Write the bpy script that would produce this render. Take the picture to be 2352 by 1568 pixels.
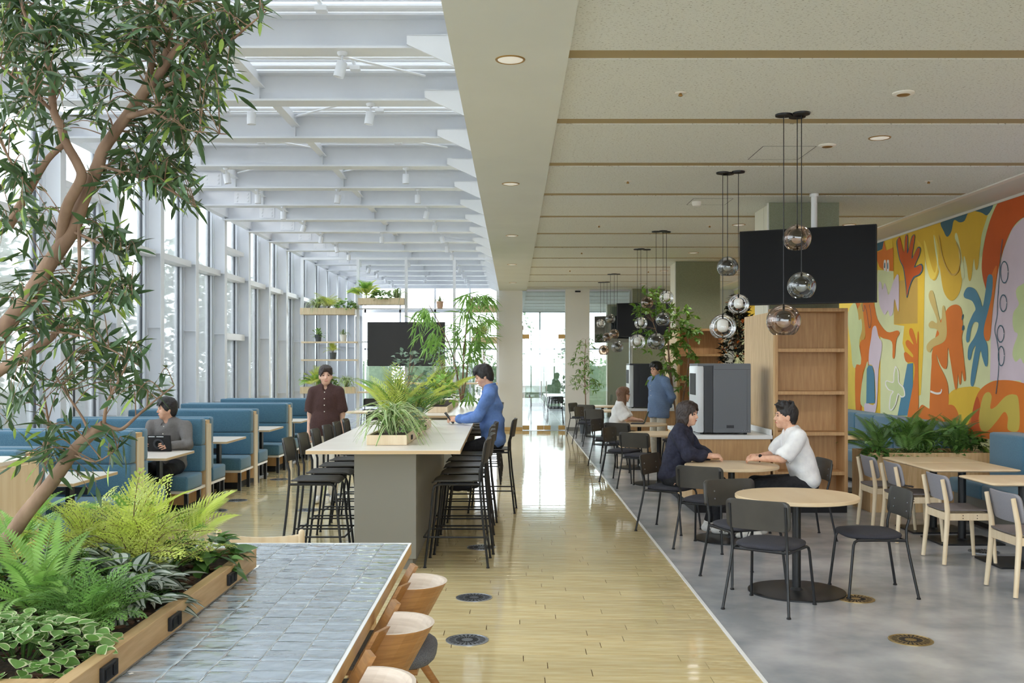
import bpy, bmesh, math, random
import numpy as np
from mathutils import Vector, Matrix, Euler
for _o in list(bpy.data.objects): bpy.data.objects.remove(_o)
SC = bpy.context.scene
COL = SC.collection
R = math.radians
PI = math.pi
rnd = random.Random(7)
# ---------------------------------------------------------------- camera
F, CX, CY, H = 2287.0, 1180.0, 834.5, 1.70       # focal length and vanishing point in pixels, eye height
cam_d = bpy.data.cameras.new('camera'); cam = bpy.data.objects.new('camera', cam_d); COL.objects.link(cam)
cam.location = (0, 0, H); cam.rotation_euler = (PI/2, 0, 0)
cam_d.sensor_width = 36.0; cam_d.lens = 36.0*F/2352.0
cam_d.shift_x = (1176-CX)/2352.0; cam_d.shift_y = (CY-784)/2352.0
cam_d.clip_end = 400
SC.camera = cam
def P(x, y, d):                                  # photograph pixel + distance -> point
    return Vector(((x-CX)*d/F, d, H+(CY-y)*d/F))
# ---------------------------------------------------------------- light
W = bpy.data.worlds.new('sky'); SC.world = W; W.use_nodes = True
_nt = W.node_tree; _bg = _nt.nodes['Background']
_bg.inputs[0].default_value = (0.93, 0.965, 1.0, 1); _bg.inputs[1].default_value = 7.0
SC.view_settings.view_transform = 'Standard'; SC.view_settings.look = 'None'
SC.view_settings.exposure = 0.22; SC.view_settings.gamma = 1.0
SC.view_settings.use_curve_mapping = False
cy = SC.cycles
cy.use_denoising = True
cy.use_adaptive_sampling = True; cy.adaptive_threshold = 0.05
cy.max_bounces = 8; cy.diffuse_bounces = 5; cy.glossy_bounces = 3; cy.transmission_bounces = 6; cy.transparent_max_bounces = 16
cy.caustics_reflective = False; cy.caustics_refractive = False
cy.sample_clamp_indirect = 6.0
# ---------------------------------------------------------------- materials
M = {}
def mat(name, c1, c2=None, scale=4.0, stretch=(1,1,1), rough=0.5, metal=0.0, bump=0.0, bscale=None, detail=4.0, spec=0.5, lo=0.35, hi=0.65, coat=0.0, rough2=None, emit=0.0, sheen=0.0, coords='Object', trans=0.0):
    m = bpy.data.materials.new(name); m.use_nodes = True
    nt = m.node_tree; b = nt.nodes['Principled BSDF']; L = nt.links
    b.inputs['Base Color'].default_value = (*c1, 1); b.inputs['Roughness'].default_value = rough
    b.inputs['Metallic'].default_value = metal; b.inputs['Specular IOR Level'].default_value = spec
    b.inputs['Coat Weight'].default_value = coat; b.inputs['Coat Roughness'].default_value = 0.05
    b.inputs['Sheen Weight'].default_value = sheen
    if trans: b.inputs['Transmission Weight'].default_value = trans
    if emit:
        b.inputs['Emission Color'].default_value = (*c1, 1); b.inputs['Emission Strength'].default_value = emit
    if c2 is not None or bump:
        tc = nt.nodes.new('ShaderNodeTexCoord'); mp = nt.nodes.new('ShaderNodeMapping')
        mp.inputs['Scale'].default_value = stretch
        L.new(tc.outputs[coords], mp.inputs['Vector'])
    if c2 is not None:
        n = nt.nodes.new('ShaderNodeTexNoise'); n.inputs['Scale'].default_value = scale; n.inputs['Detail'].default_value = detail
        L.new(mp.outputs[0], n.inputs['Vector'])
        r = nt.nodes.new('ShaderNodeValToRGB'); e = r.color_ramp.elements
        e[0].position = lo; e[0].color = (*c1, 1); e[1].position = hi; e[1].color = (*c2, 1)
        L.new(n.outputs['Fac'], r.inputs[0]); L.new(r.outputs[0], b.inputs['Base Color'])
        if rough2 is not None:
            mr = nt.nodes.new('ShaderNodeMapRange'); mr.inputs[3].default_value = rough; mr.inputs[4].default_value = rough2
            mr.inputs[1].default_value = lo; mr.inputs[2].default_value = hi
            L.new(n.outputs['Fac'], mr.inputs[0]); L.new(mr.outputs[0], b.inputs['Roughness'])
    if bump:
        n2 = nt.nodes.new('ShaderNodeTexNoise'); n2.inputs['Scale'].default_value = bscale or scale; n2.inputs['Detail'].default_value = 3
        L.new(mp.outputs[0], n2.inputs['Vector'])
        bp = nt.nodes.new('ShaderNodeBump'); bp.inputs['Strength'].default_value = bump; bp.inputs['Distance'].default_value = 0.01
        L.new(n2.outputs['Fac'], bp.inputs['Height']); L.new(bp.outputs[0], b.inputs['Normal'])
    M[name] = m
    return m
def s(r, g, b):                                   # sRGB 0..255 -> linear
    f = lambda v: (v/255/12.92 if v/255 <= 0.04045 else ((v/255+0.055)/1.055)**2.4)
    return (f(r), f(g), f(b))
def rndtint(m, amt=0.15):                         # per-object value variation
    nt = m.node_tree; b = nt.nodes['Principled BSDF']; L = nt.links
    oi = nt.nodes.new('ShaderNodeObjectInfo'); hs = nt.nodes.new('ShaderNodeHueSaturation')
    mr = nt.nodes.new('ShaderNodeMapRange'); mr.inputs[3].default_value = 1-amt; mr.inputs[4].default_value = 1+amt
    L.new(oi.outputs['Random'], mr.inputs[0]); L.new(mr.outputs[0], hs.inputs['Value'])
    src = b.inputs['Base Color'].links
    if src: L.new(src[0].from_socket, hs.inputs['Color'])
    else: hs.inputs['Color'].default_value = b.inputs['Base Color'].default_value
    L.new(hs.outputs[0], b.inputs['Base Color'])
def glassmat(name, tint=(0.93,0.96,0.95), refl=0.08, rough=0.0, veil=0.0, veilcol=(0.8,0.83,0.85)):
    m = bpy.data.materials.new(name); m.use_nodes = True; nt = m.node_tree; L = nt.links
    for n in list(nt.nodes):
        if n.type != 'OUTPUT_MATERIAL': nt.nodes.remove(n)
    out = [n for n in nt.nodes if n.type == 'OUTPUT_MATERIAL'][0]
    t = nt.nodes.new('ShaderNodeBsdfTransparent'); t.inputs[0].default_value = (*tint, 1)
    g = nt.nodes.new('ShaderNodeBsdfGlossy'); g.inputs['Roughness'].default_value = rough; g.inputs[0].default_value = (1,1,1,1)
    fr = nt.nodes.new('ShaderNodeFresnel'); fr.inputs[0].default_value = 1.5
    ad = nt.nodes.new('ShaderNodeMath'); ad.operation = 'ADD'; ad.inputs[1].default_value = refl; ad.use_clamp = True
    ml = nt.nodes.new('ShaderNodeMath'); ml.operation = 'MULTIPLY'; ml.inputs[1].default_value = 0.8
    L.new(fr.outputs[0], ml.inputs[0]); L.new(ml.outputs[0], ad.inputs[0])
    mx = nt.nodes.new('ShaderNodeMixShader'); L.new(ad.outputs[0], mx.inputs[0]); L.new(t.outputs[0], mx.inputs[1]); L.new(g.outputs[0], mx.inputs[2])
    last = mx
    if veil:
        df = nt.nodes.new('ShaderNodeBsdfTranslucent'); df.inputs[0].default_value = (*veilcol, 1)
        m2 = nt.nodes.new('ShaderNodeMixShader'); m2.inputs[0].default_value = veil
        L.new(mx.outputs[0], m2.inputs[1]); L.new(df.outputs[0], m2.inputs[2]); last = m2
    L.new(last.outputs[0], out.inputs[0])
    M[name] = m
    return m
mat('white_steel', s(236,237,240), rough=0.35)
mat('beam_steel', s(224,226,231), s(230,232,236), scale=2, rough=0.4)
mat('slat_white', s(232,234,240), rough=0.5)
mat('alu', s(205,208,214), rough=0.35, metal=0.3)
mat('alu_dark', s(70,74,82), rough=0.5)
mat('plaster', s(228,227,222), rough=0.7)
mat('soffit', s(221,224,219), s(225,228,223), scale=1.5, rough=0.75)
mat('ceil_panel', s(156,153,142), s(228,231,226), scale=55, stretch=(1,2.0,1), rough=0.9, lo=0.30, hi=0.42, bump=0.3, bscale=90, detail=5)
mat('ceil_groove', s(172,154,116), rough=0.8)
mat('ceil_trim', s(238,234,226), rough=0.6)
mat('plank', s(206,184,134), s(222,206,162), scale=3.0, stretch=(1,9,1), rough=0.07, spec=0.5, coat=0.35, detail=6)
rndtint(M['plank'], 0.07)
mat('plank_gap', s(120,92,56), rough=0.8)
mat('concrete', s(146,149,155), s(184,185,188), scale=2.2, stretch=(1,1,1), rough=0.24, detail=10, lo=0.36, hi=0.66)
mat('strip', s(240,240,240), rough=0.3)
mat('pave', s(186,186,182), s(170,170,166), scale=1.0, rough=0.9)
mat('blue_fabric', s(64,104,130), s(86,128,150), scale=160, rough=0.95, bump=0.25, bscale=220, sheen=0.3, lo=0.3, hi=0.7)
mat('ash', s(226,206,176), s(212,188,154), scale=3, stretch=(6,1,6), rough=0.45, detail=8)
mat('oak', s(202,162,114), s(180,138,92), scale=4.5, stretch=(9,9,0.8), rough=0.5, detail=9, lo=0.3, hi=0.72)
mat('oak_long', s(206,172,126), s(186,150,104), scale=5, stretch=(9,0.8,9), rough=0.45, detail=8)
mat('oak_light', s(222,190,144), s(204,168,120), scale=5, stretch=(8,8,0.8), rough=0.5, detail=8)
mat('oak_shell', s(172,124,72), s(136,92,50), scale=6, stretch=(1,1,14), rough=0.4, detail=9, lo=0.3, hi=0.7)
mat('ply_inner', s(226,210,194), s(206,188,170), scale=6, stretch=(1,1,14), rough=0.45, detail=8)
mat('birch', s(234,216,186), s(224,202,168), scale=3, stretch=(8,8,0.8), rough=0.45)
mat('table_top', s(214,190,154), s(224,203,170), scale=1.6, stretch=(3,0.7,1), rough=0.4, detail=6)
mat('table_edge', s(206,178,138), rough=0.5)
mat('lam_white', s(226,216,204), s(232,224,214), scale=2.4, stretch=(0.6,4,1), rough=0.3, detail=6)
mat('black_steel', s(30,31,34), rough=0.42, spec=0.4)
mat('black_ply', s(58,56,54), s(66,64,60), scale=6, rough=0.42)
mat('black_fabric', s(50,50,58), s(64,64,72), scale=260, rough=0.95, bump=0.2, bscale=300)
mat('gray_ply', s(136,134,140), s(146,144,150), scale=180, rough=0.6)
mat('gray_seat', s(104,96,96), s(116,108,108), scale=200, rough=0.75)
mat('gray_fabric', s(78,80,88), s(112,113,118), scale=220, rough=0.95, bump=0.3, bscale=240)
mat('stone_gray', s(118,116,109), s(138,136,129), scale=420, rough=0.75, lo=0.3, hi=0.7, detail=2)
mat('green_clad', s(134,138,114), s(146,150,126), scale=90, rough=0.8, detail=2)
mat('cream_clad', s(226,222,204), rough=0.7)
mat('tile', s(156,170,184), s(184,194,204), scale=2.2, stretch=(1,2.5,1), rough=0.06, coat=1.0, bump=0.55, bscale=14, detail=3, lo=0.3, hi=0.7)
rndtint(M['tile'], 0.10)
mat('grout', s(236,236,236), rough=0.8)
mat('black_plastic', s(32,32,34), rough=0.55, spec=0.3)
mat('screen', s(16,16,18), rough=0.5, spec=0.2)
mat('machine', s(96,100,106), s(108,112,118), scale=320, rough=0.5)
mat('machine_dark', s(44,46,52), rough=0.45)
mat('machine_lite', s(206,210,214), rough=0.3)
mat('counter_white', s(236,236,236), rough=0.3)
mat('brass', s(176,140,84), rough=0.35, metal=0.7)
mat('grille_metal', s(150,154,162), rough=0.3, metal=0.8)
mat('grille_brass', s(170,146,96), rough=0.3, metal=0.8)
mat('slot', s(22,22,24), rough=0.8)
mat('soil', s(72,52,40), s(40,30,24), scale=60, rough=1.0, bump=0.6, bscale=80)
mat('mulch', s(96,66,48), s(58,40,30), scale=40, rough=1.0)
mat('bark', s(158,128,104), s(126,98,78), scale=12, stretch=(1,1,0.4), rough=0.85, bump=0.3, bscale=40)
mat('bark_dark', s(120,92,70), s(92,70,52), scale=20, rough=0.9)
mat('lamp_white', s(240,240,236), rough=0.4)
mat('lamp_lens', s(244,240,230), rough=0.4, emit=0.25)
mat('screen_hazed', s(46,46,48), s(52,52,54), scale=300, rough=0.6)  # hall display only: lighter gray imitates haze and glare on it
mat('brushed', s(224,226,230), rough=0.3)
glassmat('window_glass', (0.90,0.93,0.94), 0.02)
glassmat('frit_haze_glass', (0.90,0.93,0.94), 0.02, veil=0.06, veilcol=(0.9,0.92,0.93))  # thin frit veil also stands in for glare haze over the garden
glassmat('door_glass', (0.90,0.94,0.93), 0.06)
glassmat('globe_clear', (0.93,0.93,0.93), 0.015)
glassmat('globe_smoke', (0.50,0.52,0.52), 0.07)
glassmat('globe_brown', (0.58,0.46,0.38), 0.07)
def leafmat(name, c, c2, rough=0.45, tl=0.35, scale=9, amt=0.22):
    m = mat(name, c, c2, scale=scale, rough=rough, spec=0.5)
    nt = m.node_tree; L = nt.links; b = nt.nodes['Principled BSDF']; rndtint(m, amt)
    out = [n for n in nt.nodes if n.type == 'OUTPUT_MATERIAL'][0]
    t = nt.nodes.new('ShaderNodeBsdfTranslucent'); mx = nt.nodes.new('ShaderNodeMixShader'); mx.inputs[0].default_value = tl
    L.new(b.inputs['Base Color'].links[0].from_socket, t.inputs[0])
    L.new(b.outputs[0], mx.inputs[1]); L.new(t.outputs[0], mx.inputs[2]); L.new(mx.outputs[0], out.inputs[0])
    return m
leafmat('leaf_olive', s(64,92,58), s(98,126,78), tl=0.22, rough=0.26, amt=0.4)
leafmat('leaf_olive_new', s(150,178,76), s(176,198,96), tl=0.4)
leafmat('leaf_fern', s(132,176,80), s(166,204,110), tl=0.35)
leafmat('leaf_lime', s(202,216,94), s(224,230,138), tl=0.4)
leafmat('leaf_dark', s(62,98,46), s(92,130,62), tl=0.2, rough=0.35)
leafmat('leaf_mid', s(104,148,70), s(136,176,94), tl=0.3)
leafmat('leaf_cream', s(226,230,190), s(206,216,164), tl=0.35)
leafmat('leaf_silver', s(206,212,204), s(180,190,180), tl=0.2)
leafmat('leaf_zebra', s(56,78,52), s(72,96,64), tl=0.2)
leafmat('leaf_euca', s(120,148,128), s(150,172,152), tl=0.25, rough=0.6)
leafmat('leaf_ficus', s(92,126,44), s(132,160,70), tl=0.35)
leafmat('leaf_black', s(20,26,18), s(38,44,26), tl=0.05, rough=0.95)
leafmat('leaf_red', s(214,84,40), s(236,160,60), tl=0.2)
leafmat('leaf_out', s(100,116,94), s(124,140,116), tl=0.3, amt=0.15)
leafmat('leaf_pale', s(92,112,84), s(116,134,104), tl=0.4, amt=0.1)
mat('pot_dark', s(84,88,92), rough=0.7)
mat('pot_white', s(232,230,226), rough=0.6)
mat('pot_terracotta', s(206,170,146), rough=0.8)
# ---------------------------------------------------------------- mesh helpers
class MB:
    def __init__(self): self.v = []; self.f = []; self.m = []
    def add(self, vs, fs, mi=0):
        o = len(self.v); self.v.extend(tuple(p) for p in vs)
        for f in fs: self.f.append(tuple(o+i for i in f)); self.m.append(mi)
        return self
    def box(self, x0, x1, y0, y1, z0, z1, mi=0):
        return self.add([(x0,y0,z0),(x1,y0,z0),(x1,y1,z0),(x0,y1,z0),(x0,y0,z1),(x1,y0,z1),(x1,y1,z1),(x0,y1,z1)],
            [(0,3,2,1),(4,5,6,7),(0,1,5,4),(1,2,6,5),(2,3,7,6),(3,0,4,7)], mi)
    def bbox(self, x0, x1, y0, y1, z0, z1, b=0.004, mi=0):   # box with chamfered vertical and top edges
        bm = bmesh.new(); bmesh.ops.create_cube(bm, size=1.0)
        for v in bm.verts: v.co = Vector(((x0+x1)/2+v.co.x*(x1-x0), (y0+y1)/2+v.co.y*(y1-y0), (z0+z1)/2+v.co.z*(z1-z0)))
        bmesh.ops.bevel(bm, geom=list(bm.edges), offset=b, segments=2, affect='EDGES', profile=0.6)
        self.addbm(bm, mi); return self
    def addbm(self, bm, mi=0):
        bm.verts.index_update()
        self.add([v.co[:] for v in bm.verts], [[v.index for v in f.verts] for f in bm.faces], mi); bm.free()
    def tube(self, path, r, n=8, mi=0, cap=True, squash=1.0):
        pts = [Vector(p) for p in path]; k = len(pts); rs = r if isinstance(r, (list, tuple)) else [r]*k
        T = [(pts[min(i+1,k-1)]-pts[max(i-1,0)]).normalized() for i in range(k)]
        ref = Vector((0,0,1)) if abs(T[0].z) < 0.9 else Vector((1,0,0))
        u = T[0].cross(ref).normalized(); vs = []; fs = []
        for i in range(k):
            u = (u - T[i]*u.dot(T[i]))
            u = u.normalized() if u.length > 1e-6 else T[i].orthogonal().normalized()
            w = T[i].cross(u)
            for j in range(n):
                a = 2*PI*j/n; vs.append(pts[i]+u*math.cos(a)*rs[i]+w*math.sin(a)*rs[i]*squash)
        for i in range(k-1):
            for j in range(n):
                fs.append((i*n+j, i*n+(j+1)%n, (i+1)*n+(j+1)%n, (i+1)*n+j))
        if cap: fs.append(tuple(range(n-1,-1,-1))); fs.append(tuple((k-1)*n+j for j in range(n)))
        return self.add(vs, fs, mi)
    def lathe(self, prof, c=(0,0,0), n=24, mi=0, closed=False):   # prof: (r, z)
        vs = []; fs = []; k = len(prof)
        for (r, z) in prof:
            for j in range(n):
                a = 2*PI*j/n; vs.append((c[0]+r*math.cos(a), c[1]+r*math.sin(a), c[2]+z))
        for i in range(k-1):
            for j in range(n): fs.append((i*n+j, i*n+(j+1)%n, (i+1)*n+(j+1)%n, (i+1)*n+j))
        if closed:
            if prof[0][0] > 1e-5: fs.append(tuple(range(n-1,-1,-1)))
            if prof[-1][0] > 1e-5: fs.append(tuple((k-1)*n+j for j in range(n)))
        return self.add(vs, fs, mi)
    def prism(self, poly, axis, a0, a1, mi=0):     # poly: 2D points in the plane normal to axis
        n = len(poly)
        def mk(p, a): return (a,p[0],p[1]) if axis == 'x' else ((p[0],a,p[1]) if axis == 'y' else (p[0],p[1],a))
        vs = [mk(p,a0) for p in poly]+[mk(p,a1) for p in poly]
        fs = [tuple(range(n)), tuple(range(2*n-1,n-1,-1))]+[(i,i+n,(i+1)%n+n,(i+1)%n) for i in range(n)]
        return self.add(vs, fs, mi)
    def grid(self, fn, nu, nv, mi=0):
        vs = [fn(i/nu, j/nv) for i in range(nu+1) for j in range(nv+1)]
        fs = [(i*(nv+1)+j, (i+1)*(nv+1)+j, (i+1)*(nv+1)+j+1, i*(nv+1)+j+1) for i in range(nu) for j in range(nv)]
        return self.add(vs, fs, mi)
    def ball(self, c, r, n=12, mi=0):
        rr = r if isinstance(r,(tuple,list)) else (r,r,r); m = max(4, n//2); vs = []; fs = []
        for i in range(m+1):
            t = PI*i/m
            for j in range(n):
                a = 2*PI*j/n; vs.append((c[0]+rr[0]*math.sin(t)*math.cos(a), c[1]+rr[1]*math.sin(t)*math.sin(a), c[2]+rr[2]*math.cos(t)))
        for i in range(m):
            for j in range(n): fs.append((i*n+j, (i+1)*n+j, (i+1)*n+(j+1)%n, i*n+(j+1)%n))
        return self.add(vs, fs, mi)
    def mesh(self, name, mats, smooth=None, fix=True):
        me = bpy.data.meshes.new(name); me.from_pydata(self.v, [], self.f)
        if not isinstance(mats, (list, tuple)): mats = [mats]
        for m in mats: me.materials.append(M[m] if isinstance(m, str) else m)
        if len(mats) > 1: me.polygons.foreach_set('material_index', self.m)
        if fix:
            bm = bmesh.new(); bm.from_mesh(me); bmesh.ops.recalc_face_normals(bm, faces=bm.faces); bm.to_mesh(me); bm.free()
        if smooth is not None:
            me.shade_smooth()
            if smooth < 180: me.set_sharp_from_angle(angle=R(smooth))
        me.update(); return me
    def build(self, name, mats, parent=None, smooth=None, bevel=0, loc=None, rot=None, kind=None, fix=True):
        return obj(name, self.mesh(name, mats, smooth, fix), parent, loc, rot, bevel, kind)
def obj(name, me, parent=None, loc=None, rot=None, bevel=0, kind=None):
    o = bpy.data.objects.new(name, me); COL.objects.link(o)
    if parent is not None: o.parent = parent
    if loc is not None: o.location = loc
    if rot is not None: o.rotation_euler = rot
    if kind: o['kind'] = kind
    if bevel:
        b = o.modifiers.new('bevel', 'BEVEL'); b.width = bevel; b.segments = 2; b.limit_method = 'ANGLE'; b.angle_limit = R(40)
    return o
def tag(o, label, cat, group=None):
    o['label'] = label; o['category'] = cat
    if group: o['group'] = group
    return o
def thing(name, label, cat, loc=(0,0,0), rotz=0.0, group=None):
    o = bpy.data.objects.new(name, None); COL.objects.link(o); o.empty_display_size = 0.1
    o.location = loc; o.rotation_euler = (0,0,rotz); return tag(o, label, cat, group)
KIDS = {}
def dup(root, label, loc, rotz=0.0, group=None):
    r = root.copy(); COL.objects.link(r); r.location = loc; r.rotation_euler = (0,0,rotz); r['label'] = label
    if group: r['group'] = group
    def rec(a, b):
        for ch in [c for c in ALLCH(a)]:
            c = ch.copy(); COL.objects.link(c); c.parent = b; rec(ch, c)
    rec(root, r); return r
def ALLCH(o): return list(o.children)
def struct(o): o['kind'] = 'structure'; return o
def arc(c, r, a0, a1, n, plane='xz'):
    out = []
    for i in range(n+1):
        a = R(a0+(a1-a0)*i/n); u, v = r*math.cos(a), r*math.sin(a)
        out.append((c[0]+u, c[1], c[2]+v) if plane == 'xz' else ((c[0], c[1]+u, c[2]+v) if plane == 'yz' else (c[0]+u, c[1]+v, c[2])))
    return out
def crs(pts, n=6, closed=False):                  # Catmull-Rom resampling
    P_ = [Vector(p) for p in pts]; k = len(P_); out = []
    rng = range(k if closed else k-1)
    for i in rng:
        p0 = P_[(i-1)%k] if closed else P_[max(i-1,0)]; p1 = P_[i]; p2 = P_[(i+1)%k]; p3 = P_[(i+2)%k] if closed else P_[min(i+2,k-1)]
        for j in range(n):
            t = j/n
            out.append(0.5*((2*p1)+(-p0+p2)*t+(2*p0-5*p1+4*p2-p3)*t*t+(-p0+3*p1-3*p2+p3)*t*t*t))
    if not closed: out.append(P_[-1])
    return out
# ---------------------------------------------------------------- foliage helpers
def leafmesh(name, L=0.08, Wd=0.02, mats='leaf_mid', bend=0.15, fold=0.25, segs=4, shape=0.45, twomat=None, tip=1.0):
    mb = MB(); vs = []; fs = []; mi = []
    rows = []
    for i in range(segs+1):
        t = i/segs; w = Wd*0.5*(math.sin(PI*min(1,(t**shape)))**0.8 if 0 < t < 1 else 0.0)
        if t == 0: w = Wd*0.03
        if t == 1: w = Wd*0.02*tip
        y = L*t; z = -bend*L*t*t
        rows.append((w, y, z))
    if twomat is None:
        for (w,y,z) in rows: vs += [(-w,y,z+fold*w),(0,y,z),(w,y,z+fold*w)]
        for i in range(segs):
            a = i*3; fs += [(a,a+1,a+4,a+3),(a+1,a+2,a+5,a+4)]
        mb.add(vs, fs)
        return mb.mesh(name, mats, 180, fix=False)
    k = twomat                                     # fraction of half width that stays inner colour
    for (w,y,z) in rows: vs += [(-w,y,z+fold*w),(-w*k,y,z+fold*w*k),(0,y,z),(w*k,y,z+fold*w*k),(w,y,z+fold*w)]
    for i in range(segs):
        a = i*5
        for j in range(4): mb.add([vs[a+j],vs[a+j+1],vs[a+6+j],vs[a+5+j]], [(0,1,2,3)], 1 if j in (0,3) else 0)
    return mb.mesh(name, mats, 180, fix=False)
def frondmesh(name, L=0.4, pairs=16, pl=0.07, pw=0.012, mats=('leaf_fern','leaf_fern'), arch=0.35, base=0.12, droop=0.2, fan=55, taper=1.0, sub=False, vee=0.2):
    mb = MB()
    def spine(t): return Vector((0, L*t*(1-0.15*arch*t), L*(arch*(t-t*t*1.15))))
    mb.tube([spine(i/8) for i in range(9)], [0.0028*(1-0.7*i/8) for i in range(9)], 4, mi=0, cap=False)
    for i in range(pairs):
        t = base+(1-base)*i/(pairs-0.5); p = spine(t); tg = (spine(min(1,t+0.02))-spine(t-0.02)).normalized()
        l = pl*(math.sin(PI*min(1,(0.18+0.82*t)**taper))*0.85+0.15); a = R(fan*(1-0.35*t))
        for sd in (-1,1):
            side = Vector((sd,0,0)); d = (tg*math.cos(a)+side*math.sin(a)); d.z -= droop*0.6; d.z += vee; d.normalize()
            nrm = d.cross(tg).normalized(); wv = nrm.cross(d).normalized()*pw*0.5
            if not sub:
                e = p+d*l; e.z -= droop*l*0.5; m_ = p+d*l*0.45
                mb.add([p, m_+wv, e, m_-wv], [(0,1,2),(0,2,3)], 1)
            else:
                for q in range(6):
                    tt = (q+1)/6; c = p+d*l*tt; c.z -= droop*l*tt*tt*0.5
                    rr = pw*0.62*(1-0.35*tt)
                    for s2 in (-1,1):
                        off = wv.normalized()*s2*rr*1.7+d*rr*s2*0.6; c2 = c+off; c2.z += rr*0.8*math.sin(7*q+11*i+s2)
                        u = wv.normalized()*rr*0.8; w = d*rr*0.8
                        mb.add([c2-u,c2+w,c2+u,c2-w], [(0,1,2,3)], 1)
    return mb.mesh(name, list(mats), None, fix=False)
def strapmesh(name, L=0.35, Wd=0.02, mats=('leaf_mid','leaf_cream'), rise=0.6, segs=8, edge=0.5, twist=0.0):
    mb = MB(); rows = []
    for i in range(segs+1):
        t = i/segs; y = L*0.75*(t-0.12*t*t); z = L*(rise*t-(rise+0.45)*t*t*t*0.95)
        w = Wd*0.5*(1-t**3)*(0.6+0.4*min(1,t*4))+0.0008
        rows.append([(-w,y,z+w*0.5),(-w*edge,y,z+w*0.2),(0,y,z),(w*edge,y,z+w*0.2),(w,y,z+w*0.5)])
    for i in range(segs):
        for j in range(4):
            mb.add([rows[i][j],rows[i][j+1],rows[i+1][j+1],rows[i+1][j]], [(0,1,2,3)], 1 if j in (0,3) else 0)
    return mb.mesh(name, list(mats), 180, fix=False)
CAMP = Vector((0,0,H))
def place_leaves(parent, items, name='leaf', maxobj=60, stuffname='foliage'):
    """items: (mesh, local matrix). The nearest become leaf objects of their own, the rest one joined mesh."""
    pm = Matrix.LocRotScale(parent.location, parent.rotation_euler, parent.scale) if parent.parent is None else None
    key = lambda it: ((pm @ it[1].translation) if pm else it[1].translation - CAMP*0).__sub__(CAMP).length
    items = sorted(items, key=key)
    for me, mx in items[:maxobj]:
        o = bpy.data.objects.new(name, me); COL.objects.link(o); o.parent = parent; o.matrix_local = mx
    rest = items[maxobj:]
    if rest:
        mats = []; vs = []; fl = []; fm = []; off = 0
        for me, mx in rest:
            cache = MC.get(me.name)
            if cache is None:
                co = np.empty(len(me.vertices)*3, 'f'); me.vertices.foreach_get('co', co); co = co.reshape(-1,3)
                cache = MC[me.name] = (co, [tuple(p.vertices) for p in me.polygons], [p.material_index for p in me.polygons], [m for m in me.materials])
            co, fs, mi, ml = cache
            A = np.array(mx); vs.append(co @ A[:3,:3].T + A[:3,3])
            mp = []
            for m in ml:
                if m not in mats: mats.append(m)
                mp.append(mats.index(m))
            fl.extend([tuple(i+off for i in f) for f in fs]); fm.extend([mp[i] for i in mi]); off += len(co)
        me = bpy.data.meshes.new(stuffname); me.from_pydata(np.concatenate(vs).tolist(), [], fl)
        for m in mats: me.materials.append(m)
        me.polygons.foreach_set('material_index', fm); me.shade_smooth(); me.update()
        o = obj(stuffname, me, parent, kind='stuff')
MC = {}
def orient(pos, d, up=Vector((0,0,1)), roll=0.0, sc=1.0):    # leaf +Y along d, +Z near up
    y = Vector(d).normalized(); x = y.cross(up)
    if x.length < 1e-4: x = Vector((1,0,0))
    x.normalize(); z = x.cross(y)
    m = Matrix((x, y, z)).transposed()
    m = m @ Matrix.Rotation(roll, 3, 'Y')
    return Matrix.Translation(pos) @ m.to_4x4() @ Matrix.Scale(sc, 4)
# ---------------------------------------------------------------- the setting
BAY, D0 = 1.68, 8.46
YB, YE = -4.0, 36.2                                # building ends behind the camera and at the far facade
PART = 25.2                                        # partition line
ZS, ZC = 3.545, 3.58                               # soffit and panel ceiling
XW, XM, XI = -5.60, 5.60, 1.33                     # left glazing, mural wall, floor joint
floor = struct(MB().box(XW-0.05, XI, YB, PART, -0.12, -0.010).build('floor', 'plank_gap'))
floor_gray = struct(MB().box(XI+0.02, XM, YB, PART, -0.12, 0.0).box(XW-0.05, XM, PART, YE, -0.12, 0.0).build('floor_concrete', 'concrete'))
struct(MB().box(XI, XI+0.022, YB, PART, -0.05, 0.005).build('trim_1', 'strip'))
# planks, each slightly cupped
PW, PLN = 0.135, 0.90
_mb = MB(); g = 0.0012
def _plank(L):
    rows = []
    for j in range(7):
        t = j/6; y = g+(PW-2*g)*t; z = 0.00048*(1-(2*t-1)**2)-(0.0018 if j in (0,6) else 0)
        if j == 1: y = g+0.0016
        if j == 5: y = PW-g-0.0016
        rows.append((y, z))
    ge = 0.0022/L; vs = [(ge if i == 0 else 1-ge, y, z) for i in (0,1) for (y,z) in rows]+[(ge,g,-0.009),(ge,PW-g,-0.009),(1-ge,g,-0.009),(1-ge,PW-g,-0.009)]
    fs = [(j, j+1, 7+j+1, 7+j) for j in range(6)]+[(14,)+tuple(range(0,7))+(15,), (17,)+tuple(range(13,6,-1))+(16,), (14,16,7,0), (15,6,13,17)]
    return vs, fs
_pv, _pf = _plank(PLN); _mb.add(_pv, _pf); plank_me = _mb.mesh('plank', 'plank', 50)
_items = []
pr = random.Random(3)
for r in range(int((PART-1.5)/PW)):
    y = 1.5+r*PW; x = XW-pr.random()*PLN
    if y+PW > PART: break
    while x < XI:
        x0, x1 = max(x, XW), min(x+PLN, XI)
        if x1-x0 > 0.02: _items.append((x0, y, x1-x0, pr.gauss(0,0.0016), pr.gauss(0,0.00025)))
        x += PLN
def _vis(i):
    xm, ym = i[0]+i[2]/2, i[1]
    return ym > 5.0 and (xm+i[2]/2) > -0.50*ym and not (ym < 8.2 and xm < -0.75) and not (ym < 6 and xm < -0.7) and xm > -3.7
_near = sorted([i for i in _items if _vis(i)], key=lambda i: i[1])[:290]
_ns = set(_near)
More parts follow.
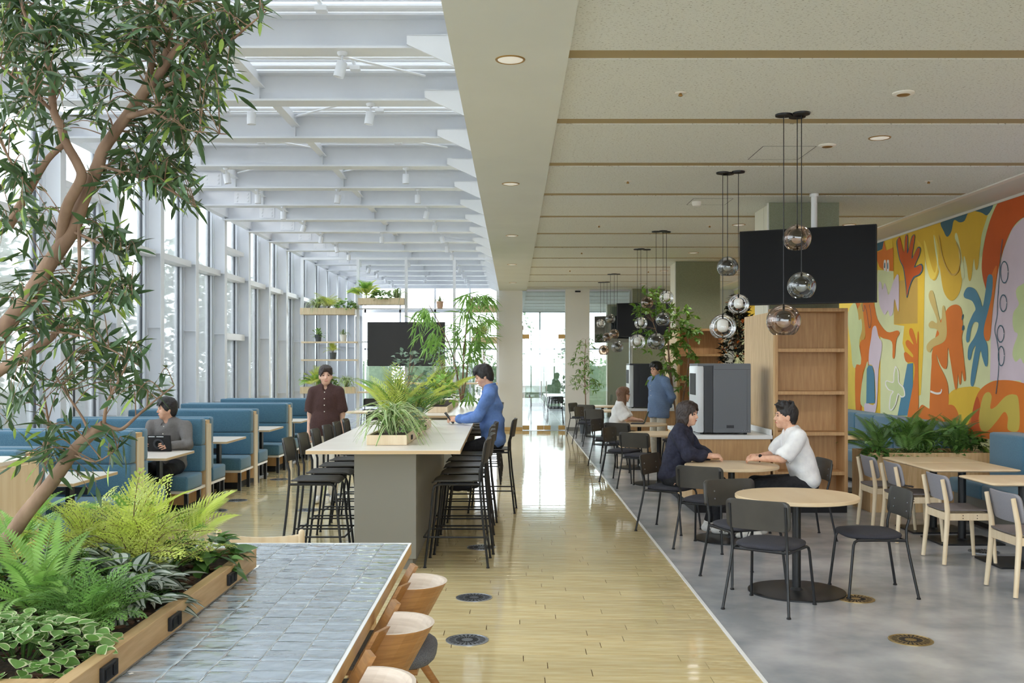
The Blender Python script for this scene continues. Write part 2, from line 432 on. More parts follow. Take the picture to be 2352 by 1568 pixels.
for (x,y,L,t,z) in _near:
    o = obj('plank', plank_me, floor, (x,y,z), (t,0,0)); o.scale = (L,1,1)
_mb = MB()
for (x,y,L,t,z) in _items:
    if (x,y,L,t,z) in _ns: continue
    _mb.add([(x+v[0]*L, y+v[1], v[2]+z+t*(v[1]-PW/2)) for v in _pv], _pf)
_mb.build('planks_beyond', 'plank', floor, smooth=50, kind='stuff')
# ceiling on the right: recessed grooves between mineral panels
ceil = struct(MB().box(0.30, XM+0.1, YB, YE, ZC+0.007, ZC+0.2).build('ceiling', 'ceil_groove'))
GP = 1.675; g0 = 5.98-6*GP
for k in range(25):
    a, b = g0+0.175+k*GP, g0+(k+1)*GP
    a, b = max(a, YB), min(b, YE)
    if b-a < 0.1: continue
    MB().box(0.333, 5.02, a, b, ZC, ZC+0.007).build('ceiling_panel', 'ceil_panel', ceil)
MB().box(5.10, XM, YB, YE, ZC, ZC+0.07).build('ceiling_border', 'soffit', ceil)
MB().box(5.02, 5.10, YB, YE, ZC-0.012, ZC+0.07).build('ceiling_trim', 'ceil_trim', ceil)
MB().box(XM-0.012, XM, YB, YE, ZC-0.03, ZC).build('wall_trim', 'ceil_trim', ceil)
struct(MB().box(-0.37, 0.33, YB, YE, ZS, ZS+0.3).build('trim_2', 'soffit'))          # soffit of the long beam
struct(MB().box(-0.33, 0.33, YB, YE, ZS+0.3, 5.2).build('wall_clerestory', 'plaster'))
wall_right = struct(MB().box(XM, XM+0.15, YB, YE, -0.1, 3.8).build('wall_right', 'plaster'))
struct(MB().box(XM-0.012, XM, YB, YE, 0, 0.08).build('baseboard_right', 'stone_gray'))
# partition at 25.2: two piers, a glazed door and a glass panel
wb = struct(MB().box(-0.37, 0.22, PART, PART+0.35, 0, ZS+0.02).build('wall_back', 'plaster'))
MB().box(1.31, 1.92, PART, PART+0.30, 0, ZC).build('pier', 'plaster', wb)
MB().box(2.95, XM, PART+0.2, PART+0.30, 0, ZC).build('side_wall', 'plaster', wb)
struct(MB().box(-0.37, 0.22, PART-0.012, PART, 0, 0.09).build('baseboard_back', 'brass'))
struct(MB().box(1.33, 1.92, PART-0.012, PART, 0, 0.09).build('baseboard_pier', 'stone_gray'))
dr = struct(MB().box(0.22, 1.31, PART+0.10, PART+0.16, ZC-0.05, ZC).build('door_1', 'alu'))
for (a, b) in ((0.225, 0.762), (0.768, 1.305)):
    lf = MB().box(a, b, PART+0.12, PART+0.132, 0.02, ZC-0.05).build('door_leaf', 'door_glass', dr)
    for z0 in (0.015, 2.33):
        for (xx0, xx1) in ((a, a+0.17), (b-0.17, b)):
            if z0 > 1 and xx0 > 0.3 and xx0 < 1.0: continue
            MB().bbox(xx0, xx1, PART+0.105, PART+0.147, z0, z0+0.11, 0.004).build('patch_fitting', 'brass', lf)
for z in (1.0,):
    for x in (0.70, 0.83):
        MB().tube([(x,PART+0.07,0.85),(x,PART+0.07,1.25)], 0.011, 8).build('pull_bar', 'brushed', dr, smooth=40)
w9 = struct(MB().box(1.92, 2.95, PART+0.10, PART+0.16, ZC-0.04, ZC).build('window_partition', 'alu'))
MB().box(1.925, 2.945, PART+0.12, PART+0.132, 0.02, ZC-0.04).build('pane', 'door_glass', w9)
# steel frame of the glazed hall on the left
wl = struct(MB().box(XW-0.1, XW+0.12, YB, YE, -0.1, 0.10).build('wall_left', 'white_steel'))
cm = MB()
cm.box(-5.60,-5.588,-0.075,0.075,0.1,4.7).box(-5.392,-5.38,-0.075,0.075,0.1,4.7).box(-5.588,-5.392,-0.006,0.006,0.1,4.7)
for z in (1.0, 2.25, 3.38): cm.box(-5.588,-5.392,-0.07,0.07,z-0.006,z+0.006)
col_me = cm.mesh('steel_column', 'beam_steel')
NB = 24; K0 = -7
def DK(k): return D0+BAY*k
for k in range(K0, 17): obj('steel_column', col_me, wl, (0, DK(k)+0.075, 0))
XG = -5.66
fr = MB()
for y in (0.10, BAY-0.10): fr.box(XG-0.06, XG+0.06, y-0.045, y+0.045, 0.1, 4.72)
fr.box(XG-0.05, XG+0.05, 0.1, BAY-0.1, 0.1, 0.16).box(XG-0.05, XG+0.05, 0.1, BAY-0.1, 4.6, 4.72)
frame_me = fr.mesh('window_frame', 'alu')
gk = MB()
for y in (0.15, BAY-0.15): gk.box(XG-0.02, XG+0.02, y-0.008, y+0.008, 0.16, 4.6)
gasket_me = gk.mesh('gasket', 'alu_dark')
tr = MB().box(XG-0.05, -5.46, 0.06, BAY-0.06, 3.33, 3.43); transom_me = tr.mesh('transom', 'white_steel')
tb = MB().box(-5.49, -5.40, 0.0, 0.16, 3.36, 3.46); brk_me = tb.mesh('bracket', 'white_steel')
up_me = MB().box(XG-0.006, XG+0.006, 0.15, BAY-0.15, 3.43, 4.6).mesh('pane', 'frit_haze_glass')
lo_me = MB().box(XG-0.006, XG+0.006, 0.15, BAY-0.15, 0.16, 3.33).mesh('pane', 'frit_haze_glass')
hd_me = MB().box(XG-0.06, -5.45, 0.12, BAY-0.12, 2.16, 2.28).box(XG-0.03, XG+0.03, BAY/2-0.05, BAY/2+0.05, 0.1, 2.16).mesh('door_header', 'white_steel')
t2_me = MB().box(XG-0.05, -5.47, 0.10, BAY-0.10, 3.86, 3.94).mesh('transom', 'white_steel')
dbar_me = MB().box(XG+0.02, XG+0.045, BAY/2-0.012, BAY/2+0.012, 0.16, 2.16).box(XG+0.02, XG+0.045, BAY*0.28, BAY*0.28+0.02, 0.16, 2.16).mesh('door_stile', 'alu_dark')
for k in range(K0, 16):
    w = struct(obj('window_%d' % (k-K0+1), frame_me, None, (0, DK(k)+0.075, 0)))
    obj('gasket', gasket_me, w); obj('transom', transom_me, w); obj('bracket', brk_me, w)
    obj('pane', up_me, w); obj('pane', lo_me, w)
    if k in (2, 6):
        obj('door_header', hd_me, w); obj('transom', t2_me, w); obj('door_stile', dbar_me, w)
# beams
beams = struct(MB().box(-5.45, -5.33, YB, YE, 4.42, 4.66).build('ceiling_hall', 'beam_steel'))
bm_ = MB()
ZB = 4.365
bm_.box(-5.40,-0.33,-0.12,0.12,ZB,ZB+0.02).box(-5.40,-0.33,-0.12,0.12,ZB+0.28,ZB+0.30).box(-5.40,-0.33,-0.005,0.005,ZB+0.014,ZB+0.286)
for x in (-4.25,-2.6): bm_.box(x-0.006,x+0.006,-0.07,0.07,ZB+0.014,ZB+0.286)
beam_me = bm_.mesh('beam', 'beam_steel')
sp = MB().box(-4.72,-4.50,-0.022,-0.006,ZB+0.06,ZB+0.24)
for i in range(2):
    for j in range(3): sp.lathe([(0.014,0),(0.014,0.012)], n=6, closed=True)
sp = MB().box(-4.75,-4.47,-0.020,-0.005,ZB+0.05,ZB+0.25)
for x in (-4.70,-4.52):
    for z in (0.09, 0.15, 0.21): sp.box(x-0.013,x+0.013,-0.034,-0.020,ZB+z-0.013,ZB+z+0.013)
splice_me = sp.mesh('splice_plate', 'white_steel')
fn = MB()
fn.add([(-0.90,-0.16,4.46),(-0.36,-0.16,4.46),(-0.36,-0.16,4.14),(-0.90,-0.16,4.385),(-0.90,-0.135,4.46),(-0.36,-0.135,4.46),(-0.36,-0.135,4.14),(-0.90,-0.135,4.385)],
       [(0,1,2,3),(4,7,6,5),(0,3,7,4),(3,2,6,7),(0,4,5,1),(1,5,6,2)])
fn.box(-0.90,-0.36,-0.16,-0.05,4.455,4.465)
fin_me = fn.mesh('fin', 'white_steel')
for k in range(K0, 17):
    y = DK(k)+0.075
    b = obj('beam', beam_me, beams, (0,y,0)); obj('splice_plate', splice_me, b)
    obj('fin', fin_me, beams, (0,y,0))
# purlins, rods, pipes, slats over the hall
for x in (-4.25, -2.6):
    MB().box(x-0.05,x+0.05,YB,YE,4.52,4.53).box(x-0.004,x+0.004,YB,YE,4.53,4.66).build('purlin', 'white_steel', beams)
class PP:
    def tube(self, a, r, n): MB().tube(a, r, n).build('pipe' if r > 0.015 else 'tie_rod', 'white_steel', beams, smooth=40); return self
pp = PP()
for k in range(K0, 16):
    y = DK(k)+0.075
    pp.tube([(-5.3,y-0.16,4.70),(-0.36,y-0.16,4.70)], 0.024, 8)
    pp.tube([(-5.3,y-0.30,4.74),(-0.36,y-0.30,4.74)], 0.018, 8)
    if k % 2 == 0:
        pp.tube([(-4.2,y+0.1,4.60),(-2.6,y+BAY-0.1,4.60)], 0.013, 6); pp.tube([(-2.6,y+0.1,4.62),(-0.9,y+BAY-0.1,4.62)], 0.013, 6)
    else:
        pp.tube([(-2.6,y+0.1,4.60),(-4.2,y+BAY-0.1,4.60)], 0.013, 6); pp.tube([(-0.9,y+0.1,4.62),(-2.6,y+BAY-0.1,4.62)], 0.013, 6)
    for x in (-1.62+0.02*k, -3.4):
        pp.tube([(x,y-0.16,4.70),(x-0.05,y-0.24,4.84)], 0.02, 8); MB().box(x-0.05,x+0.05,y-0.2,y-0.12,4.66,4.70).build('pipe_clamp', 'white_steel', beams)
sl = MB(); y = YB; 
while y < YE:
    sl.box(-5.5,-0.34,y,y+0.078,4.86,4.875); y += 0.125
sl.build('roof_louvres', 'slat_white', beams, kind='stuff')
MB().box(XW-0.1,-0.30,YB,YE,5.02,5.03).build('roof_glass', 'window_glass', beams)
# far facade and the end behind the camera
def facade(nm, Y, glass=True):
    f = struct(MB().box(XW-0.1, XM, Y, Y+0.12, 0, 0.12).build(nm, 'white_steel'))
    for i in range(10):
        x = -5.4+1.27*i
        if x > 5.5: break
        MB().box(x-0.03,x+0.03,Y,Y+0.1,0.1,5.0 if x < -0.4 else 3.6).build('mullion', 'alu', f)
    MB().box(XW,XM,Y,Y+0.1,3.55,3.66).build('transom', 'alu', f); MB().box(XW,XM,Y,Y+0.1,2.2,2.25).build('transom', 'alu', f)
    MB().box(XW,XM,Y+0.05,Y+0.06,0.12,3.55).build('pane', 'window_glass', f)
    MB().box(XW,-0.35,Y+0.05,Y+0.06,3.66,5.0).build('pane', 'window_glass', f)
    return f
facade('window_far', YE); facade('window_near', YB)
# columns clad in grey green on the right
for i, yc in enumerate((11.66, 18.36, 25.06, 31.7)):
    c = struct(MB().box(3.02, 3.79, yc, yc+0.75, 0, ZC).build('wall_column_%d' % (i+1), 'cream_clad'))
    MB().box(2.985, 3.80, yc-0.03, yc, 0, ZC-0.003).build('cladding', 'green_clad', c)
    MB().box(2.97, 3.0, yc-0.015, yc+0.02, 0, ZC-0.003).build('corner_trim', 'ceil_trim', c)
    MB().box(3.005, 3.02, yc+0.02, yc+0.30, 0, ZC-0.002).box(3.005, 3.02, yc+0.31, yc+0.75, 0, ZC-0.002).build('side_panel', 'cream_clad', c)
# outside
struct(MB().box(-60, 60, YE+0.12, 90, -0.3, -0.12).box(-60, XW-0.1, -30, YE+0.12, -0.3, -0.12).box(-60,60,-30,YB,-0.3,-0.12).build('ground', 'pave'))
# ---------------------------------------------------------------- furniture
ORD = ['first','second','third','fourth','fifth','sixth','seventh','eighth','ninth','tenth','eleventh','twelfth']
def solid(o, t, off=0.0):
    m = o.modifiers.new('solid', 'SOLIDIFY'); m.thickness = t; m.offset = off; return o
def rrows(h, r):
    a = [0, 0.06*r, 0.25*r, 0.55*r, r]; return a+[h/2]+[h-x for x in reversed(a)]
def rplate(mb, w, h, r, fn, nu=10, mi=0):           # rounded rectangle, mapped by fn(x, y) -> point
    rows = rrows(h, r); vs = []; fs = []
    for v in rows:
        e = min(v, h-v); hw = w/2 if e >= r else w/2-r+math.sqrt(max(0, r*r-(r-e)**2))
        for i in range(nu+1): vs.append(fn(-hw+2*hw*i/nu, v))
    n = nu+1
    for j in range(len(rows)-1):
        for i in range(nu): fs.append((j*n+i, j*n+i+1, (j+1)*n+i+1, (j+1)*n+i))
    return mb.add(vs, fs, mi)
def cushion(mb, w, d, z0, z1, e=4.0, n=28, cx=0, cy=0, puff=0.012, mi=0):    # superellipse seat pad
    def ring(sc, z):
        out = []
        for i in range(n):
            a = 2*PI*i/n; c, s_ = math.cos(a), math.sin(a)
            out.append((cx+sc*w/2*math.copysign(abs(c)**(2/e), c), cy+sc*d/2*math.copysign(abs(s_)**(2/e), s_), z))
        return out
    h = z1-z0; rings = [ring(0.93,z0), ring(0.985,z0+0.2*h), ring(1.0,z0+0.5*h), ring(0.985,z0+0.78*h), ring(0.93,z0+0.95*h), ring(0.75,z1+puff*0.5), ring(0.4,z1+puff)]
    vs = [p for r in rings for p in r]; fs = []
    for k in range(len(rings)-1):
        for i in range(n): fs.append((k*n+i, k*n+(i+1)%n, (k+1)*n+(i+1)%n, (k+1)*n+i))
    fs.append(tuple(range(n-1,-1,-1))); fs.append(tuple((len(rings)-1)*n+i for i in range(n)))
    return mb.add(vs, fs, mi)
# ---- bar tables
def bar_table(y0, y1, label, rot=0.0):
    t = thing('bar_table', label, 'table', (-1.083, (y0+y1)/2, 0), rot)
    L = (y1-y0)/2
    MB().bbox(-0.625,0.625,-L,L,0.966,1.0,0.003).build('tabletop', 'lam_white', t)
    MB().box(-0.6255,0.6255,-L-0.0006,L+0.0006,0.968,0.994).build('edge_band', 'table_edge', t)
    MB().box(-0.255,0.255,-L+0.15,L-0.15,0.09,0.966).build('base', 'stone_gray', t, bevel=0.003)
    MB().box(-0.225,0.225,-L+0.19,L-0.19,0.0,0.09).build('plinth', 'stone_gray', t)
    return t
bar_table(8.05, 12.35, 'long high bar table with grey base and planter, nearest to the camera', 0.012)
bar_table(13.45, 18.1, 'second high bar table with pale top, farther from the camera')
# ---- bar stools
st = thing('bar_stool', '', 'stool')
S_SE = MB(); 
def _seat(x, v): 
    y = 0.20-v; return (x, y, 0.722-0.02*(1-(x/0.2)**2)*0.5-0.018*max(0,(v-0.30)/0.1)**2*0-0.02*max(0,(0.06-v)/0.06)**2)
rplate(S_SE, 0.40, 0.40, 0.06, _seat); solid(S_SE.build('seat', 'black_ply', st, smooth=40), 0.012)
S_BK = MB()
def _back(x, v): 
    z = 0.865+v; return (x, -0.262+0.10*(x*x)/0.04*0.45-0.16*(z-0.865), z)
rplate(S_BK, 0.40, 0.20, 0.045, _back); solid(S_BK.build('backrest', 'black_ply', st, smooth=40), 0.011)
for sd in (-1,1):
    x = sd
    MB().tube([(x*0.215,0.25,0.012),(x*0.20,0.205,0.40),(x*0.192,0.183,0.645),(x*0.19,0.170,0.677),(x*0.188,0.145,0.690),(x*0.185,0.0,0.692),(x*0.185,-0.205,0.690)], 0.0105, 8).build('front_leg', 'black_steel', st, smooth=40)
    MB().tube([(x*0.215,-0.275,0.012),(x*0.195,-0.225,0.45),(x*0.185,-0.205,0.69),(x*0.182,-0.205,0.80),(x*0.178,-0.228,0.88),(x*0.176,-0.258,1.04)], 0.0105, 8).build('back_leg', 'black_steel', st, smooth=40)
    MB().tube([(x*0.207,0.232,0.255),(x*0.207,-0.25,0.255)], 0.008, 6).build('side_rail', 'black_steel', st, smooth=40)
    for y in (0.25,-0.275): MB().lathe([(0.013,0),(0.015,0.004),(0.010,0.014)], (x*0.215,y,0), 8, closed=True).build('foot', 'black_plastic', st)
MB().tube([(-0.207,0.232,0.255),(-0.2,0.26,0.255),(0.2,0.26,0.255),(0.207,0.232,0.255)], 0.008, 6).build('footrest', 'black_steel', st, smooth=40)
MB().tube([(-0.208,-0.252,0.21),(0.208,-0.252,0.21)], 0.008, 6).build('back_rail', 'black_steel', st, smooth=40)
MB().box(-0.12,0.12,-0.14,0.13,0.672,0.70).build('seat_plate', 'black_plastic', st)
for k in range(6):
    lb = 'black bar stool on the window side of the high table, %s from the camera' % ORD[k]
    loc = (-1.67, 8.50+0.585*k, 0)
    if k == 0: st.location = loc; st.rotation_euler = (0,0,-PI/2); st['label'] = lb; st['group'] = 'bar stools at the high table'
    else: dup(st, lb, loc, -PI/2+0.03*((k*7)%3-1), 'bar stools at the high table')
for k in range(5):
    dup(st, 'black bar stool on the aisle side of the high table, %s from the camera' % ORD[k], (-0.485+0.012*((k*5)%3), 8.49+0.585*k, 0), PI/2+0.02*((k*5)%3-1), 'bar stools at the high table')
dup(st, 'black bar stool pulled out, with the man in the blue shirt sitting on it', (-0.255, 11.50, 0), PI/2-0.05, 'bar stools at the high table')
for k in range(4):
    dup(st, 'black bar stool on the aisle side of the far high table, %s from the camera' % ORD[k], (-0.46, 14.2+0.7*k, 0), PI/2, 'bar stools at the far high table')
# ---- round tables
rt = thing('round_table', '', 'table')
MB().lathe([(0,0.72),(0.446,0.72),(0.45,0.716),(0.45,0.696),(0.446,0.692),(0,0.692)], n=64).build('tabletop', 'table_top', rt, smooth=30)
MB().lathe([(0,0.692),(0.032,0.692),(0.032,0.035),(0.045,0.02),(0.05,0.014),(0,0.014)], n=20).build('pole', 'black_steel', rt, smooth=40)
MB().lathe([(0,0.016),(0.34,0.014),(0.355,0.010),(0.355,0.0),(0,0.0)], n=56).build('base_plate', 'black_steel', rt, smooth=30)
TBL = [(2.11,7.43),(2.11,9.65),(2.05,14.05),(2.05,16.25),(2.06,20.9),(2.06,23.1)]
TNM = ['empty round table nearest to the camera','round table of the talking pair','round table right behind the woman in navy','round table of the woman with the laptop','round table second from the far wall','round table closest to the far white pier']
for i, (x,y) in enumerate(TBL):
    lb = TNM[i]+', pale top on black disc foot'
    if i == 0: rt.location = (x,y,0); rt['label'] = lb; rt['group'] = 'round cafe tables'
    else: dup(rt, lb, (x,y,0), 0, 'round cafe tables')
# ---- black side chairs with padded seat
ch = thing('side_chair', '', 'chair')
cushion(MB(), 0.1, 0.1, 0, 1)
c_ = MB(); cushion(c_, 0.43, 0.43, 0.425, 0.462, 3.6, cy=0.01); c_.build('seat', 'black_fabric', ch, smooth=60)
c_ = MB()
def _cb(x, v):
    z = 0.565+v; return (x, -0.238+0.50*x*x-0.12*(z-0.565), z)
rplate(c_, 0.46, 0.205, 0.04, _cb, 12); solid(c_.build('backrest', 'black_ply', ch, smooth=40), 0.011)
for sd in (-1,1):
    MB().tube([(sd*0.235,0.225,0.012),(sd*0.212,0.185,0.38),(sd*0.208,0.175,0.405),(sd*0.203,0.15,0.417),(sd*0.198,0.0,0.418),(sd*0.195,-0.20,0.416)], 0.0105, 8).build('front_leg', 'black_steel', ch, smooth=40)
    MB().tube([(sd*0.235,-0.275,0.012),(sd*0.205,-0.222,0.30),(sd*0.196,-0.202,0.42),(sd*0.194,-0.202,0.50),(sd*0.198,-0.222,0.58),(sd*0.20,-0.245,0.735)], 0.0105, 8).build('back_leg', 'black_steel', ch, smooth=40)
    for y in (0.225,-0.275): MB().lathe([(0.014,0),(0.017,0.004),(0.010,0.015)], (sd*0.235,y,0), 8, closed=True).build('foot', 'black_plastic', ch)
    for z in (0.62,0.68): MB().ball((sd*0.13,-0.2285-0.12*(z-0.565)+0.50*0.0169,z), 0.006, 8).build('screw', 'grille_metal', ch)
MB().tube([(-0.197,-0.19,0.417),(0.197,-0.19,0.417)], 0.009, 6).tube([(-0.203,0.13,0.417),(0.203,0.13,0.417)], 0.009, 6).build('seat_frame', 'black_steel', ch, smooth=40)
def face(dx, dy): return math.atan2(-dx, dy)        # heading of a chair whose front looks along (dx, dy)
CH = []
CH += [((1.80,6.98), face(0.587,0.81), 'black side chair with its back to the camera at the nearest round table'),
       ((2.65,7.42), face(-1,0.02), 'black side chair at the right of the nearest round table, seat toward it'),
       ((1.80,7.78), face(0.30,-0.95), 'black side chair on the far left side of the nearest round table'),
       ((1.81,9.22), face(0.55,0.83), 'empty black side chair with back to camera at the table of the talking pair'),
       ((1.60,10.15), face(0.80,-0.55), 'black side chair under the woman in navy'),
       ((2.80,9.74), face(-1,-0.05), 'black side chair under the man in the white shirt')]
SN = ['the table behind the woman in navy','the table with the laptop','the table second from the far wall','the table closest to the far pier']
for i, (x,y) in enumerate(TBL[2:]):
    CH.append(((x-0.30,y-0.43), face(0.55,0.83), 'black side chair on the near left side of '+SN[i]))
    CH.append(((x-0.46,y+0.34), face(0.85,-0.5), 'black side chair on the far left side of '+SN[i]))
    CH.append(((x+0.62,y+0.05), face(-1,0), 'black side chair on the right side of '+SN[i]))
for i, (xy, a, lb) in enumerate(CH):
    if i == 0: ch.location = (*xy,0); ch.rotation_euler = (0,0,a); ch['label'] = lb; ch['group'] = 'black side chairs at round tables'
    else: dup(ch, lb, (*xy,0), a, 'black side chairs at round tables')
# ---- the room beyond the partition
lt = thing('long_table', 'long table with black legs behind the glass door', 'table', (1.35,30.6,0))
MB().box(-0.40,0.40,-1.6,1.6,0.70,0.73).build('tabletop', 'lam_white', lt, bevel=0.002)
for x in (-0.36,0.36):
    for y in (-1.5,1.5): MB().box(x-0.02,x+0.02,y-0.02,y+0.02,0,0.70).build('leg', 'black_steel', lt)
for i, (x,y,a,lb) in enumerate(((1.18,28.45,0.0,'black chair behind the glass door, back to the camera'),(0.72,30.0,-PI/2,'black chair behind the glass door, left of the long table, near one'),(0.72,31.0,-PI/2,'black chair behind the glass door, left of the long table, far one'))): dup(ch, lb, (x,y,0), a, 'black chairs in the far room')
for i, (x,y) in enumerate(((-3.6,27.4),(-2.0,27.6),(-3.6,30.6),(-2.0,30.8))):
    dup(rt, 'pale round table in the glazed hall beyond the plant rack, %s' % ('near left','near right','far left','far right')[i], (x,y,0), 0, 'round tables beyond the plant rack')
    dup(ch, 'black chair in the glazed hall beyond the plant rack, at the %s table' % ('near left','near right','far left','far right')[i], (x-0.25,y-0.6,0), 0.3, 'black chairs in the far room')
t_ = dup(rt, 'pale round table beside the farthest booth in the glazed hall', (-3.0,20.4,0), 0, 'round cafe tables')
dup(ch, 'dark chair beside the farthest booth in the glazed hall', (-2.75,19.6,0), 0.5, 'black side chairs at round tables')
# ---- light wooden chairs with grey shell
wc = thing('wooden_chair', '', 'chair')
c_ = MB()
def _ws(x, v): return (x, 0.21-v, 0.462-0.010*(1-(x/0.21)**2)-0.015*max(0,(0.06-v)/0.06)**2)
rplate(c_, 0.42, 0.42, 0.05, _ws); solid(c_.build('seat', 'gray_seat', wc, smooth=40), 0.012)
c_ = MB()
def _wb(x, v):
    z = 0.535+v; return (x, -0.185+0.75*x*x-0.22*(z-0.535), z)
rplate(c_, 0.45, 0.215, 0.045, _wb, 12); solid(c_.build('backrest', 'gray_ply', wc, smooth=40), 0.012)
for sd in (-1,1):
    MB().tube([(sd*0.215,-0.225,0.006),(sd*0.20,-0.195,0.34),(sd*0.197,-0.190,0.46),(sd*0.195,-0.198,0.54),(sd*0.195,-0.232,0.72)], [0.018,0.022,0.023,0.021,0.018], 10, squash=0.85).build('back_leg', 'birch', wc, smooth=50)
    MB().tube([(sd*0.20,0.215,0.006),(sd*0.19,0.185,0.42)], [0.015,0.021], 10, squash=0.9).build('front_leg', 'birch', wc, smooth=50)
    MB().box(sd*0.19-0.011,sd*0.19+0.011,-0.18,0.17,0.375,0.435).build('side_rail', 'birch', wc, bevel=0.003)
    for y in (-0.06,0.06):
        for z in (0.393,0.417): MB().tube([(sd*0.2015,y,z),(sd*0.2025,y,z)], 0.005, 8).build('dowel', 'bark_dark', wc)
MB().box(-0.18,0.18,-0.205,-0.183,0.375,0.44).build('back_rail', 'birch', wc, bevel=0.003)
MB().box(-0.18,0.18,0.165,0.187,0.375,0.435).build('front_rail', 'birch', wc, bevel=0.003)
for i, (y, lb) in enumerate(((10.28,'pale wooden chair with grey shell, farthest from the camera at the joined tables'),(9.62,'pale wooden chair with grey shell at the near one of the joined tables'),
        (8.60,'pale wooden chair with grey shell at the single square table'),(7.42,'pale wooden chair with grey shell at the right edge, nearest to the camera'))):
    if i == 0: wc.location = (3.85,y,0); wc.rotation_euler = (0,0,-PI/2); wc['label'] = lb; wc['group'] = 'pale wooden chairs'
    else: dup(wc, lb, (3.85,y,0), -PI/2+0.02*(i-2), 'pale wooden chairs')
# ---- square tables by the mural
sq = thing('square_table', '', 'table')
c_ = MB(); cushion(c_, 0.83, 0.65, 0.692, 0.72, 24.0, 72, puff=0.0); c_.build('tabletop', 'table_top', sq, smooth=40)
MB().lathe([(0,0.692),(0.036,0.692),(0.036,0.03),(0.05,0.016),(0,0.016)], n=16).build('pole', 'black_steel', sq, smooth=40)
MB().bbox(-0.30,0.30,-0.24,0.24,0.0,0.016,0.003).build('base_plate', 'black_steel', sq)
sq.location = (4.29,9.53,0); sq['label'] = 'rectangular pale table, near one of the joined pair beside the mural bench'; sq['group'] = 'tables along the mural bench'
dup(sq, 'rectangular pale table, far one of the joined pair in front of the fern planter', (4.29,10.18,0), 0, 'tables along the mural bench')
dup(sq, 'rectangular pale table cut by the right edge of the picture', (4.33,8.47,0), 0, 'tables along the mural bench')
dup(sq, 'rectangular pale table behind the fern planter, by the far mural bench', (4.29,13.3,0), 0, 'tables along the mural bench')
dup(sq, 'rectangular pale table at the far end of the mural bench', (4.29,15.6,0), 0, 'tables along the mural bench')
# ---- mural benches
def wall_bench(y0, y1, label, n):
    t = thing('wall_bench', label, 'bench', (5.2,(y0+y1)/2,0)); L = y1-y0; w = L/n
    for i in range(n):
        a = -L/2+i*w
        MB().bbox(0.02,0.36,a+0.003,a+w-0.003,0.46,0.95,0.035).build('back_cushion', 'blue_fabric', t, smooth=60)
        MB().bbox(-0.42,0.14,a+0.003,a+w-0.003,0.30,0.46,0.03).build('seat_cushion', 'blue_fabric', t, smooth=60)
    MB().box(-0.36,0.36,-L/2,L/2,0.06,0.30).build('base', 'stone_gray', t)
    MB().box(-0.32,0.34,-L/2+0.02,L/2-0.02,0.0,0.06).build('plinth', 'black_plastic', t)
    MB().box(-0.367,-0.36,L/2-0.9,L/2-0.82,0.14,0.20).build('outlet', 'pot_white', t)
    return t
wall_bench(6.4, 10.95, 'blue upholstered bench along the mural, near the camera', 6)
wall_bench(12.15, 17.6, 'blue upholstered bench along the mural, beyond the fern planter', 7)
# ---- booths
bo = thing('booth_bench', '', 'bench')
BX0, BX1 = -0.85, 0.85
for sd in (-1,1):
    f = lambda a, b: (min(sd*a,sd*b), max(sd*a,sd*b))
    y0, y1 = f(0.075, 0.235); MB().bbox(BX0,BX1,y0,y1,0.745,1.06,0.03).build('backrest_upper', 'blue_fabric', bo, smooth=60)
    y0, y1 = f(0.075, 0.235); MB().bbox(BX0,BX1,y0,y1,0.44,0.745,0.02).build('backrest_lower', 'blue_fabric', bo, smooth=60)
    y0, y1 = f(0.20, 0.74); MB().bbox(BX0,BX1,y0,y1,0.275,0.44,0.028).build('seat_cushion', 'blue_fabric', bo, smooth=60)
    y0, y1 = f(0.08, 0.72); MB().box(BX0+0.01,BX1-0.005,y0,y1,0.245,0.275).build('seat_frame', 'lam_white', bo)
    for x in (BX1-0.03, BX0+0.04):
        y0, y1 = f(0.67,0.71); MB().box(x-0.02,x+0.02,y0,y1,0,0.245).build('leg', 'black_steel', bo)
        y0, y1 = f(0.23,0.27); MB().box(x-0.02,x+0.02,y0,y1,0,0.245).build('leg', 'black_steel', bo)
    y0, y1 = f(0.235,0.242); MB().box(0.05,0.45,y0,y1,0.46,0.53).build('outlet_strip', 'black_plastic', bo)
MB().box(BX0,BX1,-0.07,0.07,0.10,1.03).build('core_panel', 'oak_light', bo)
MB().box(BX1,BX1+0.018,-0.075,0.075,0.0,0.985).build('end_panel', 'birch', bo, bevel=0.002)
MB().box(BX0+0.02,BX1-0.10,-0.50,0.50,0.09,0.245).build('base', 'oak', bo)
MB().box(BX0+0.04,BX1-0.12,-0.47,0.47,0.0,0.09).build('plinth', 'black_plastic', bo)
BD = [7.5+2.16*k for k in range(6)]
BN = ['blue upholstered booth bench nearest to the camera behind the olive branches','blue booth bench in front of the empty pale table behind the olive tree','blue booth bench where the man with the tablet sits','blue booth bench directly behind the man with the tablet','blue booth bench second from the far end of the row','farthest blue booth bench, beside the woman in brown']
for i, d in enumerate(BD):
    if i == 0: bo.location = (-4.48,d,0); bo['label'] = BN[i]; bo['group'] = 'booth benches'
    else: dup(bo, BN[i], (-4.48,d,0), 0, 'booth benches')
bt = thing('booth_table', '', 'table')
MB().box(-0.85,0.85,-0.45,0.45,0.697,0.725).build('tabletop', 'lam_white', bt, bevel=0.002)
MB().box(-0.8505,0.8505,-0.4505,0.4505,0.70,0.721).build('edge_band', 'table_edge', bt)
for x in (0.62,-0.62):
    MB().bbox(x-0.02,x+0.02,-0.05,0.05,0.02,0.697,0.004).build('leg', 'black_steel', bt)
    MB().bbox(x-0.035,x+0.035,-0.30,0.30,0.0,0.022,0.006).build('foot_bar', 'grille_metal', bt)
